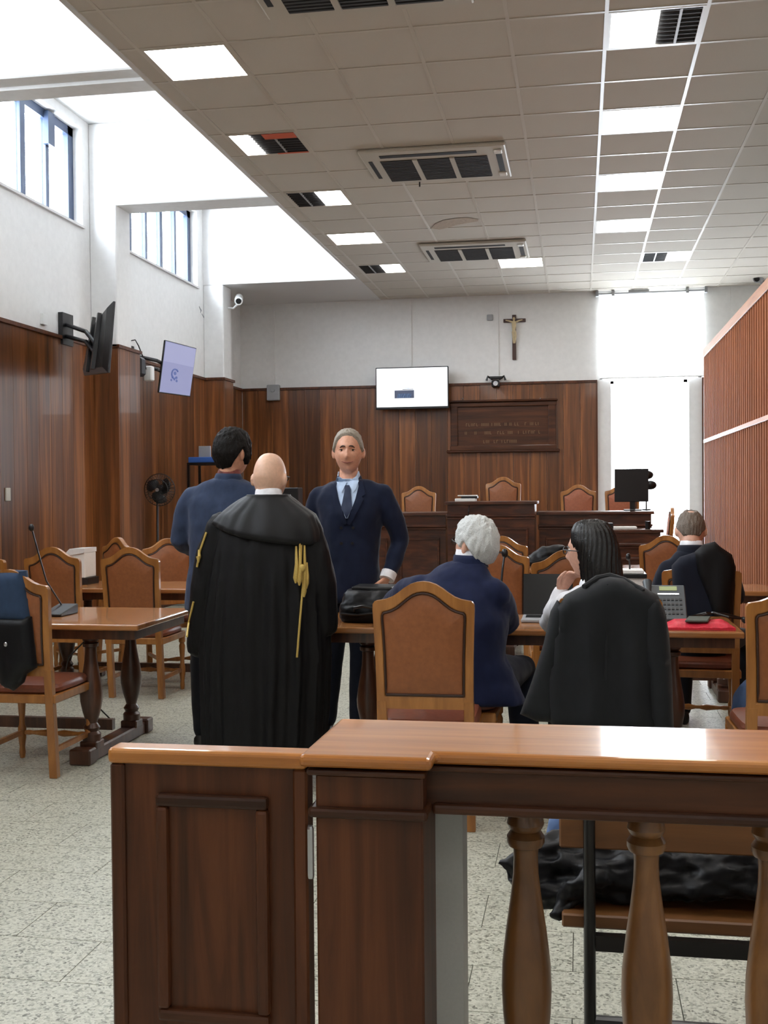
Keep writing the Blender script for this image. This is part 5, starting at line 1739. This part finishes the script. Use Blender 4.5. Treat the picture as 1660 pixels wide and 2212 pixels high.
JY = WY - 0.035
jk = thing('draped_jacket', (at(1310, 1400, JY).x, JY, 0.5), 'charcoal jacket draped over the chair of the woman', 'jacket')
main = drape(pz([(1296, 1250), (1318, 1246), (1347, 1249), (1388, 1267), (1422, 1286), (1436, 1315), (1446, 1370), (1452, 1460), (1456, 1572), (1300, 1580), (1185, 1566), (1178, 1480), (1192, 1390), (1200, 1310), (1222, 1285), (1262, 1264)], JY), JY, 0.19, folds=0.030, seed=8, nfold=8)
obj('jacket_body', main, 'jacket_charcoal', jk, smooth=True, ang=1.2)
slv = drape(pz([(1204, 1296), (1222, 1310), (1230, 1380), (1222, 1470), (1205, 1560), (1160, 1558), (1124, 1542), (1150, 1470), (1175, 1390), (1190, 1320)], JY - 0.02), JY - 0.02, 0.11, folds=0.022, seed=5, nfold=9)
obj('sleeve', slv, 'jacket_charcoal', jk, smooth=True, ang=1.2)
slv = drape(pz([(1400, 1288), (1425, 1296), (1440, 1330), (1450, 1420), (1456, 1575), (1408, 1578), (1398, 1480), (1388, 1380), (1392, 1310)], JY - 0.045), JY - 0.045, 0.12, folds=0.020, seed=6, nfold=9)
obj('sleeve', slv, 'jacket_charcoal', jk, smooth=True, ang=1.2)
cl_ = MB()
pts = [at(a, b, JY + yo) for a, b, yo in ((1262, 1268, -0.05), (1290, 1252, 0.0), (1318, 1247, 0.03), (1350, 1256, 0.0), (1390, 1278, -0.05))]
cl_.tube(pts, [0.012, 0.018, 0.02, 0.018, 0.012], 10)
obj('jacket_collar', cl_, 'jacket_charcoal', jk, smooth=True)
cl_ = MB().tube([at(1313, 1262, JY - 0.082), at(1311, 1350, JY - 0.092), at(1309, 1450, JY - 0.092), at(1306, 1560, JY - 0.088)], 0.004, 6)
obj('back_seam', cl_, 'jacket_charcoal', jk)

# bench for the public behind the balustrade
pb2 = thing('public_bench', (0.6, 2.75, 0), 'wooden seat bench on black tube legs just behind the balusters', 'bench')
obj('seat_board', MB().box((-0.045, 2.60, 0.438), (1.7, 2.98, 0.470)), 'plain_board', pb2, bevel=0.004)
obj('back_board', MB().box((-0.05, 2.60, 0.622), (1.7, 2.622, 0.845)), 'plain_board', pb2, bevel=0.004)
for xx in (0.018, 1.0):
    obj('rear_leg', MB().tube([(xx, 2.575, 0.0), (xx, 2.575, 0.5), (xx, 2.582, 0.84)], 0.0135, 12), 'black_metal', pb2, smooth=True)
    obj('front_leg', MB().tube([(xx, 2.95, 0.0), (xx, 2.95, 0.437)], 0.0135, 12), 'black_metal', pb2, smooth=True)
    obj('side_rail', MB().tube([(xx, 2.575, 0.40), (xx, 2.95, 0.40)], 0.011, 10), 'black_metal', pb2, smooth=True)
obj('seat_rail', MB().box((0.018, 2.58, 0.395), (1.7, 2.605, 0.430)), 'black_metal', pb2)
obj('low_rail', MB().tube([(0.018, 2.58, 0.235), (1.0, 2.58, 0.235), (1.7, 2.58, 0.235)], 0.0135, 10), 'black_metal', pb2, smooth=True)
m = MB()
for (x0, x1_, y, z, r) in ((0.0, 0.75, 2.72, 0.535, 0.062), (0.02, 0.78, 2.86, 0.55, 0.075), (0.05, 0.8, 2.68, 0.515, 0.040), (-0.06, 0.6, 2.80, 0.555, 0.06)):
    chain(m, [(x0, y, z - 0.01), ((x0 + x1_) / 2, y, z + 0.012), (x1_, y, z)], [r * 0.8, r, r * 0.9], 14)
chain(m, [(0.05, 2.80, 0.57), (-0.08, 2.76, 0.550), (-0.20, 2.70, 0.545)], [0.06, 0.05, 0.010], 12)
chain(m, [(-0.19, 2.70, 0.540), (-0.13, 2.70, 0.500), (-0.06, 2.70, 0.47)], [0.012, 0.035, 0.03], 12)
chain(m, [(0.0, 2.74, 0.54), (-0.08, 2.72, 0.49), (-0.12, 2.70, 0.44)], [0.055, 0.045, 0.018], 12)
chain(m, [(0.03, 2.66, 0.54), (-0.03, 2.64, 0.48), (-0.06, 2.63, 0.455)], [0.045, 0.035, 0.015], 12)
me = remesh(m, 0.008, 4)
crumple(me, 0.020, (6, 12, 12), 1.5)
crumple(me, 0.010, (16, 22, 22), 7.5)
laplace(me, 1, 0.4)
cme = me
co2 = solo('black_puffer_coat', cme, 'coat_black', 'shiny black coat heaped on the public bench behind the balusters', 'coat', origin=(0.3, 2.75, 0.47))
m = MB()
chain(m, [(-0.055, 2.92, 0.50), (-0.05, 2.90, 0.58), (0.03, 2.86, 0.625), (0.16, 2.84, 0.63)], [0.03, 0.045, 0.05, 0.04], 12)
me = remesh(m, 0.010, 4)
wrinkle(me, 0.010, (16, 16, 16), 3.5)
solo('denim_shirt', me, 'denim', 'pale blue denim garment beneath the bench back board', 'garment', origin=(0.03, 2.86, 0.5))
m = MB()
g0 = at(1612, 1500, 6.0)
chain(m, [(g0.x, 6.0, 0.08), (g0.x + 0.01, 6.0, 0.25), (g0.x + 0.02, 6.0, 0.40)], [0.07, 0.085, 0.06], 14)
me = remesh(m, 0.012, 4)
wrinkle(me, 0.02, (12, 12, 7), 6)
solo('blue_bag', me, 'denim', 'blue cloth bag on the floor under the right end of the lawyers table', 'bag', origin=(g0.x, 6.0, 0))

# ================================================================== PEOPLE
def leg_points(J, s, hip, knee, ank):
    J['hip' + s], J['kn' + s], J['an' + s] = hip, knee, ank

# ---- man facing the camera
Y = 6.5
J = dict(shR=at(685, 1062, Y + 0.02), shL=at(832, 1058, Y), neck=at(754, 1040, Y + 0.02), chest=at(757, 1110, Y), waist=at(758, 1185, Y),
         elR=at(672, 1178, Y + 0.05), wrR=at(684, 1262, Y - 0.04), elL=at(866, 1172, Y + 0.06), wrL=at(838, 1246, Y - 0.06))
hz = 0.925
leg_points(J, 'L', V((at(782, 1255, Y).x, Y, hz)), at(781, 1410, Y - 0.03), V((at(776, 1550, Y).x, Y, 0.09)))
leg_points(J, 'R', V((at(728, 1255, Y).x, Y, hz)), at(719, 1410, Y - 0.03), V((at(706, 1550, Y).x, Y, 0.09)))
J['toe'] = (0.12, -1, 0)
fm, K = person('person', 'man in a navy suit and tie standing behind the table, smiling at the camera', (at(754, 1250, Y).x, Y), J, at(753, 977, Y - 0.01), (0.13, -1, -0.02), 'skin_tan',
               hair=lambda M: hair_shell(M, 0.012, w=1.06, seed=1, line=[(0.0, 0.70), (0.5, 0.66), (0.9, 0.46), (1.15, 0.10), (1.45, -0.10), (1.62, 0.12), (1.95, -0.15), (2.4, -0.55), (3.2, -0.62)]), hairmat='hair_grey', jacket='suit_navy', trousers='suit_dark', headw=1.06, jw=0.98, sleeve_r=0.95, voxel=0.005, hem_drop=0.13, collar='shirt_blue', seed=1.0, sz=1.04,
               hand_up={'L': ((0.9, -0.4, 0.2), (-0.5, 0.15, -0.85), 0.25)}, hem_w=1.02)
vr = V((1, 0.10, 0)).normalized()
nk = K['neck']
fwd = V((0.12, -1, 0)).normalized()
obj('shirt_front', patch(K['bvh'], [(-0.058, 0.02), (0.058, 0.02), (0.066, -0.03), (0.052, -0.10), (0.006, -0.215), (-0.006, -0.215), (-0.052, -0.10), (-0.066, -0.03)], fwd, vr, nk, 0.003, 0.003), 'shirt_blue', fm, smooth=True)
obj('tie', patch(K['bvh'], [(-0.017, -0.022), (0.017, -0.022), (0.020, -0.05), (0.033, -0.155), (0.0, -0.215), (-0.033, -0.155), (-0.015, -0.05)], fwd, vr, nk, 0.008, 0.005), 'tie_navy', fm, smooth=True)
for s in (-1, 1):
    obj('lapel', patch(K['bvh'], [(s * a, b) for a, b in ((0.064, 0.015), (0.088, 0.0), (0.108, -0.075), (0.085, -0.090), (0.098, -0.105), (0.020, -0.255), (0.0, -0.245), (0.050, -0.10), (0.066, -0.03))], fwd, vr, nk, 0.004, 0.006), 'suit_navy', fm, smooth=True)
    obj('collar_leaf', patch(K['bvh'], [(s * a, b) for a, b in ((0.004, -0.006), (0.030, 0.016), (0.060, 0.034), (0.066, 0.0), (0.052, -0.045), (0.034, -0.066))], fwd, vr, nk, 0.010, 0.004), 'shirt_blue', fm, smooth=True)
for (a, b) in ((0.035, -0.27), (-0.035, -0.27), (0.03, -0.36), (-0.035, -0.36)):
    h = K['bvh'].ray_cast(nk + vr * a + V((0, 0, b)) + fwd * 0.6, -fwd, 1.4)
    if h[0] is not None:
        obj('jacket_button', MB().tube([h[0] - fwd * 0.004, h[0] + fwd * 0.004], 0.009, 10), 'black_plastic', fm)
M = K['M']
w = 1.06
for s in (-1, 1):
    e = obj('eye', MB().ball(M @ (V((s * 0.031, 0.0755, 0.0115)) * w), 0.0105, 14), 'eye_white', fm, smooth=True)
    obj('iris', MB().ball(M @ (V((s * 0.031, 0.0812, 0.0115)) * w), 0.0072, 10), 'iris', e, smooth=True)
    for (dz, r) in ((0.0078, 0.0042), (-0.0074, 0.0032)):
        obj('eyelid', MB().tube([M @ (V((s * 0.031 + a, b, 0.0115 + dz * c)) * w) for a, b, c in ((-0.015, 0.0775, 0.2), (-0.007, 0.083, 0.95), (0.0, 0.084, 1.0), (0.007, 0.083, 0.95), (0.015, 0.0745, 0.2))], [r * 0.6, r, r, r, r * 0.6], 8), 'skin_tan', fm, smooth=True)
    obj('eyebrow', MB().tube([M @ (hs(V((s * a, 1.0, b)).normalized(), w) + V((0, 0.001, 0))) for a, b in ((0.15, 0.275), (0.30, 0.305), (0.46, 0.300), (0.64, 0.245))], [0.003, 0.0045, 0.004, 0.002], 6), 'brow', fm, smooth=True)
mp = [M @ (V((a, 0, b)) * w + V((0, hs(V((a / 0.076, 0.95, b / 0.122)).normalized(), w).y - 0.0005, 0))) for a, b in ((-0.032, -0.0500), (-0.016, -0.0565), (0.0, -0.0580), (0.016, -0.0565), (0.032, -0.0500))]
obj('mouth', MB().tube(mp, [0.0014, 0.0030, 0.0034, 0.0030, 0.0014], 6), 'lip', fm, smooth=True)
m = MB()
el, wr = V(J['elL']), V(J['wrL'])
dd = (wr - el).normalized()
m.tube([wr - dd * 0.030, wr + dd * 0.018], [0.047, 0.045], 16)
obj('shirt_cuff', m, 'shirt_white', fm, smooth=True)

# ---- dark haired man in slate suit, back view
Y = 6.1
J = dict(shL=at(412, 1066, Y + 0.02), shR=at(568, 1070, Y - 0.02), neck=at(494, 1036, Y), chest=at(484, 1130, Y), waist=at(482, 1215, Y),
         elL=at(388, 1165, Y + 0.02), wrL=at(424, 1188, Y + 0.27), elR=at(590, 1180, Y), wrR=at(570, 1210, Y + 0.25))
leg_points(J, 'L', V((at(448, 1270, Y).x, Y, 0.93)), at(438, 1420, Y), V((at(440, 1560, Y).x, Y, 0.09)))
leg_points(J, 'R', V((at(512, 1270, Y).x, Y, 0.93)), at(515, 1420, Y), V((at(518, 1560, Y).x, Y, 0.09)))
dm, K = person('person', 'dark haired man in a slate blue suit seen from behind, left of the bald man', (at(480, 1300, Y).x, Y), J, at(503, 980, Y + 0.02), (0.50, 0.86, 0.0), 'skin_tan',
               hair=lambda M: hair_shell(M, 0.024, w=1.05, seed=2, rough=0.007, line=[(0.0, 0.5), (0.6, 0.45), (1.0, 0.1), (1.2, -0.55), (1.45, -0.35), (1.62, 0.12), (1.95, -0.2), (2.4, -0.62), (3.2, -0.72)]), hairmat='hair_dark', jacket='suit_slate', trousers='trouser_dark', headw=1.05, hem_drop=0.16, seed=4.0, sz=1.08, collar='scarf', jw=1.02)

# ---- bald man in a black court robe
Y = 5.38
J = dict(shL=at(478, 1124, Y), shR=at(662, 1130, Y), neck=at(580, 1078, Y), chest=at(572, 1180, Y), waist=at(568, 1270, Y),
         elL=at(448, 1275, Y + 0.05), wrL=at(505, 1300, Y + 0.26), elR=at(692, 1270, Y + 0.05), wrR=at(640, 1300, Y + 0.28))
leg_points(J, 'L', V((at(540, 1330, Y).x, Y, 0.83)), at(538, 1480, Y), V((at(538, 1620, Y).x, Y, 0.09)))
leg_points(J, 'R', V((at(600, 1330, Y).x, Y, 0.83)), at(602, 1480, Y), V((at(602, 1620, Y).x, Y, 0.09)))
bmn, K = person('person', 'bald man in a long black court robe with gold cords, seen from behind', (at(568, 1300, Y).x, Y), J, at(583, 1034, Y + 0.03), (0.16, 1, -0.10), 'skin_pale',
                jacket=None, trousers='trouser_dark', headw=1.04, collar='shirt_white', voxel=0.006, seed=5.0, legw=0.95)
cxr = at(566, 1300, Y).x
def robe_dim(z):
    tb = [(0.10, 0.285, 0.225), (0.25, 0.300, 0.225), (0.45, 0.312, 0.215), (0.65, 0.318, 0.205), (0.85, 0.308, 0.190), (1.02, 0.292, 0.175), (1.15, 0.276, 0.160), (1.26, 0.258, 0.140), (1.33, 0.225, 0.115), (1.385, 0.14, 0.095), (1.415, 0.085, 0.080)]
    for (a, b, c), (d, e, f) in zip(tb, tb[1:]):
        if z <= d:
            t_ = (z - a) / (d - a)
            return b + (e - b) * t_, c + (f - c) * t_
    return tb[-1][1:]
rg = []
nth = 220
zs = [0.10 + (1.415 - 0.10) * i / 60 for i in range(61)]
for z in zs:
    rx, ry = robe_dim(z)
    amp = max(0.0, min(1.0, (1.24 - z) / 0.25)) * (0.030 + 0.022 * (1.2 - z))
    ring = []
    for k in range(nth):
        a = 2 * PI * k / nth
        fo = math.sin(a * 19 + 1.5 * math.sin(a * 3) + 0.5 * math.sin(z * 3)) + 0.6 * math.sin(a * 31 + 2 * math.sin(2 * a) + z) + 0.5 * noise.noise(V((math.cos(a) * 3, math.sin(a) * 3, z * 1.5)))
        sc = 1 + amp * fo
        ring.append(V((cxr + (0.03 * (z / 1.4)) + rx * sc * spow(math.cos(a), 0.85), Y + 0.01 + ry * sc * spow(math.sin(a), 0.85), z)))
    rg.append(ring)
rb_ = MB().rings(rg)
for s, S, E_, Bt in (('L', J['shL'], at(446, 1270, Y), at(428, 1395, Y)), ('R', J['shR'], at(692, 1265, Y), at(706, 1350, Y))):
    chain(rb_, [V(S) - V((0, 0, 0.03)), V(S).lerp(E_, 0.5), E_, Bt], [0.075, 0.085, 0.085, 0.060], 18)
me = remesh(rb_, 0.0085, 1, 0.3)
wrinkle(me, 0.006, (22, 22, 2.0), 3)
robe = obj('robe', me, 'robe_black', bmn)
rbvh = BVHTree.FromPolygons([v.co + bmn.location for v in me.vertices], [tuple(p.vertices) for p in me.polygons])
# smooth cape collar over the shoulders
cape = MB()
rg = []
nc = V(J['neck'])
for i in range(16):
    t_ = i / 15
    ring = []
    for k in range(96):
        a = 2 * PI * k / 96
        drop = 0.150 - 0.035 * math.sin(a) + 0.050 * math.cos(a) * (1 if math.sin(a) < 0 else 0.4)
        z = nc.z + 0.022 - drop * t_ ** 1.25 - 0.02 * t_
        rx, ry = robe_dim(min(1.41, z))
        rx = max(rx, 0.06 + 0.195 * t_ ** 0.75)
        e = 0.008 + 0.006 * t_ + 0.012 * t_ * noise.noise(V((math.cos(a) * 3, math.sin(a) * 3, t_ * 1.2))) + 0.004 * math.sin(a * 17 + 2 * math.sin(3 * a)) * t_
        cxx = cxr + 0.03 * (z / 1.4)
        cxx = cxx * t_ + nc.x * (1 - t_)
        ring.append(V((cxx + (rx + e) * spow(math.cos(a), 0.85), Y + 0.01 + (ry + e + 0.012 * t_) * spow(math.sin(a), 0.85), z)))
    rg.append(ring)
last = rg[-1]
rg.append([p + V((0, 0, -0.012)) - (p - V((cxr, Y, p.z))).normalized() * 0.012 for p in last])
cp_ = obj('cape_collar', MB().rings(rg, caps=False), 'robe_cape', bmn, smooth=True, ang=2)
cp_.modifiers.new('s', 'SOLIDIFY').thickness = 0.006
# gold cords with tassels
def on_robe(x, y, off=0.010):
    d = ray(x, y)
    h = rbvh.ray_cast(CAM, d.normalized(), 20)
    p = h[0] if h[0] is not None else at(x, y, Y - 0.15)
    return p - d.normalized() * off
for (pts, tas) in (([(652, 1172), (650, 1215), (655, 1262), (650, 1320), (645, 1380), (642, 1420)], [(640, 1180, 1260), (648, 1172, 1265), (658, 1178, 1290), (663, 1215, 1272)]),
                   ([(446, 1150), (432, 1190), (426, 1225)], [(430, 1188, 1215)]), ([(418, 1300), (408, 1345), (404, 1375)], [])):
    obj('gold_cord', MB().tube([on_robe(a, b) for a, b in pts], 0.0055, 7), 'gold', bmn, smooth=True)
    for (x, y0_, y1_) in tas:
        q = [on_robe(x, y0_, 0.018), on_robe(x + 1, (y0_ + y1_) / 2, 0.02), on_robe(x - 1, y1_ - 12, 0.02), on_robe(x - 1, y1_, 0.02)]
        obj('tassel', MB().tube(q, [0.005, 0.009, 0.013, 0.004], 8), 'gold', bmn, smooth=True)
c = on_robe(652, 1228, 0.02)
obj('cord_knot', MB().ball(c, (0.020, 0.015, 0.022), 12), 'gold', bmn, smooth=True)
glasses(bmn, K['M'], 1.02)

# ---- white haired man, seated, leaning on the table
Y = 5.25
J = dict(shR=at(1072, 1272, Y - 0.03), shL=at(905, 1262, Y + 0.06), neck=at(1016, 1214, Y + 0.05), chest=at(995, 1335, Y), waist=at(1000, 1410, Y - 0.02),
         elL=at(866, 1296, Y + 0.27), wrL=V((-1.02, 5.80, 0.80)), elR=at(1092, 1345, Y + 0.20), wrR=V((-0.50, 5.78, 0.80)))
hp = 0.55
leg_points(J, 'L', V((at(975, 1490, Y).x, Y, hp)), V((-0.74, 5.62, 0.55)), V((-0.74, 5.66, 0.09)))
leg_points(J, 'R', V((at(1058, 1490, Y).x, Y - 0.02, hp)), V((-0.30, 5.66, 0.55)), V((-0.26, 5.62, 0.09)))
wm, K = person('person', 'white haired man in a blue suit seated at the table, head turned left', (at(1010, 1490, Y).x, Y), J, at(1028, 1180, Y + 0.08), (-0.80, 0.62, 0.14), 'skin_light',
               hair=lambda M: hair_shell(M, 0.022, w=1.05, seed=3, rough=0.007), hairmat='hair_white', jacket='suit_blue', trousers='suit_dark', headw=1.05, hem_drop=0.10, seed=7.0, sz=1.22, collar='shirt_white', hem_w=1.12, voxel=0.006)
glasses(wm, K['M'], 1.05)

# ---- woman with glasses, hand on her chin
Y = 5.22
J = dict(shL=at(1218, 1290, Y + 0.05), shR=at(1366, 1284, Y - 0.0), neck=at(1290, 1266, Y + 0.02), chest=at(1298, 1345, Y), waist=at(1300, 1410, Y),
         elL=at(1186, 1350, Y + 0.28), wrL=at(1212, 1276, Y + 0.17), elR=at(1388, 1372, Y + 0.08), wrR=V((0.18, 5.72, 0.795)))
leg_points(J, 'L', V((at(1262, 1478, Y).x, Y, 0.55)), V((0.02, 5.66, 0.53)), V((0.02, 5.60, 0.09)))
leg_points(J, 'R', V((at(1338, 1478, Y).x, Y, 0.55)), V((0.24, 5.66, 0.53)), V((0.24, 5.60, 0.09)))
hc = at(1272, 1193, Y + 0.06)
def bob(M):
    m = MB()
    rs = []
    for (z, cy, rx, ry) in ((0.150, -0.015, 0.03, 0.035), (0.135, -0.02, 0.062, 0.075), (0.10, -0.022, 0.088, 0.098), (0.05, -0.03, 0.100, 0.106), (0.0, -0.045, 0.104, 0.100), (-0.06, -0.055, 0.106, 0.096), (-0.12, -0.06, 0.106, 0.092), (-0.18, -0.062, 0.104, 0.088), (-0.205, -0.062, 0.096, 0.080)):
        rs.append([M @ V((rx * math.cos(2 * PI * k / 40), cy + ry * math.sin(2 * PI * k / 40), z)) for k in range(40)])
    m.rings(rs[::-1])
    me = remesh(m, 0.007, 2)
    inv = M.inverted()
    n = len(me.vertices)
    for v in me.vertices:
        l = inv @ v.co
        a = math.atan2(l.x, l.y)
        k = 0.0035 * math.sin(a * 34 + 3 * math.sin(l.z * 18)) + 0.004 * noise.noise(V((a * 5, l.z * 6, 2)))
        v.co += v.normal * k
    return me
wo, K = person('person', 'black haired woman with glasses in a white shirt, chin on her hand', (at(1300, 1480, Y).x, Y), J, hc, (-0.93, 0.36, -0.04), 'skin_light',
               hair=bob, hairmat='hair_black', jacket='shirt_white', trousers='trouser_dark', headw=0.97, hem_drop=0.05, seed=9.0, sz=0.88, sleeve_r=1.0, voxel=0.0055,
               hand_up={'L': ((-0.45, 0.75, 0.35), (0.50, -0.12, 0.85), 0.75)}, ears=False)
glasses(wo, K['M'] @ Matrix.Translation(V((0, 0.006, 0))), 0.98)
M = K['M']
for s in (-1, 1):
    obj('eye', MB().ball(M @ (V((s * 0.031, 0.079, 0.0125)) * 0.97), 0.0105, 12), 'eye_white', wo, smooth=True)
    obj('eyebrow', MB().tube([M @ (hs(V((s * a, 1.0, b)).normalized(), 0.97) + V((0, 0.002, 0))) for a, b in ((0.14, 0.235), (0.34, 0.275), (0.56, 0.225))], [0.003, 0.004, 0.002], 6), 'hair_black', wo, smooth=True)
obj('mouth', MB().tube([M @ (V((a, 0, b)) * 0.97 + V((0, hs(V((a / 0.076, 0.95, b / 0.122)).normalized(), 0.97).y - 0.0005, 0))) for a, b in ((-0.022, -0.0555), (0.0, -0.058), (0.022, -0.0555))], [0.0015, 0.004, 0.0015], 6), 'lip', wo, smooth=True)

# ---- man on the right bending his head over papers
Y = 6.74
J = dict(shL=at(1440, 1222, Y), shR=at(1568, 1222, Y - 0.02), neck=at(1494, 1190, Y), chest=at(1502, 1275, Y), waist=at(1504, 1335, Y - 0.03),
         elL=at(1424, 1290, Y + 0.10), wrL=V((at(1440, 1300, 7.1).x, 7.02, 0.82)), elR=at(1590, 1292, Y + 0.10), wrR=V((at(1580, 1300, 7.1).x, 7.02, 0.82)))
leg_points(J, 'L', V((at(1475, 1390, Y).x, Y - 0.04, 0.55)), V((0.62, 7.15, 0.53)), V((0.62, 7.12, 0.09)))
leg_points(J, 'R', V((at(1536, 1390, Y).x, Y - 0.04, 0.55)), V((0.98, 7.15, 0.53)), V((0.98, 7.12, 0.09)))
def spot(d):
    q = (d - V((0.02, -0.55, 0.83)).normalized()).length
    return (q - 0.22) / 0.25 + 0.35
rm, K = person('person', 'grey haired man in a dark suit seated at the right, head bent forward', (at(1505, 1390, Y).x, Y), J, at(1493, 1148, Y + 0.07), (0.04, 0.86, -0.50), 'skin_light',
               hair=lambda M: hair_shell(M, 0.010, w=1.0, seed=5, bald=spot), hairmat='hair_brown_grey', jacket='suit_dark', trousers='trouser_dark', headw=1.0, hem_drop=0.04, seed=11.0, sz=1.0, collar='shirt_white')
dn = thing('draped_garment', (RMX, RMY - 0.06, 0.6), 'dark navy jacket hanging over the chair back of the bent man', 'jacket')
yy_ = RMY - 0.065
obj('garment', drape(pz([(1452, 1222), (1470, 1203), (1512, 1190), (1548, 1200), (1562, 1225), (1560, 1280), (1552, 1345), (1462, 1350), (1455, 1290)], yy_), yy_, 0.10, folds=0.010, seed=21), 'suit_dark', dn, smooth=True, ang=1.2)
rbk = thing('draped_robe', (RMX + 0.1, RMY - 0.12, 0.6), 'black robe slung over the right shoulder of the bent man', 'robe')
yy_ = RMY - 0.115
obj('garment', drape(pz([(1502, 1192), (1520, 1176), (1545, 1170), (1558, 1182), (1582, 1198), (1590, 1225), (1588, 1260), (1580, 1330), (1545, 1336), (1530, 1290), (1508, 1235)], yy_), yy_, 0.09, folds=0.014, seed=22), 'robe_black', rbk, smooth=True, ang=1.2)
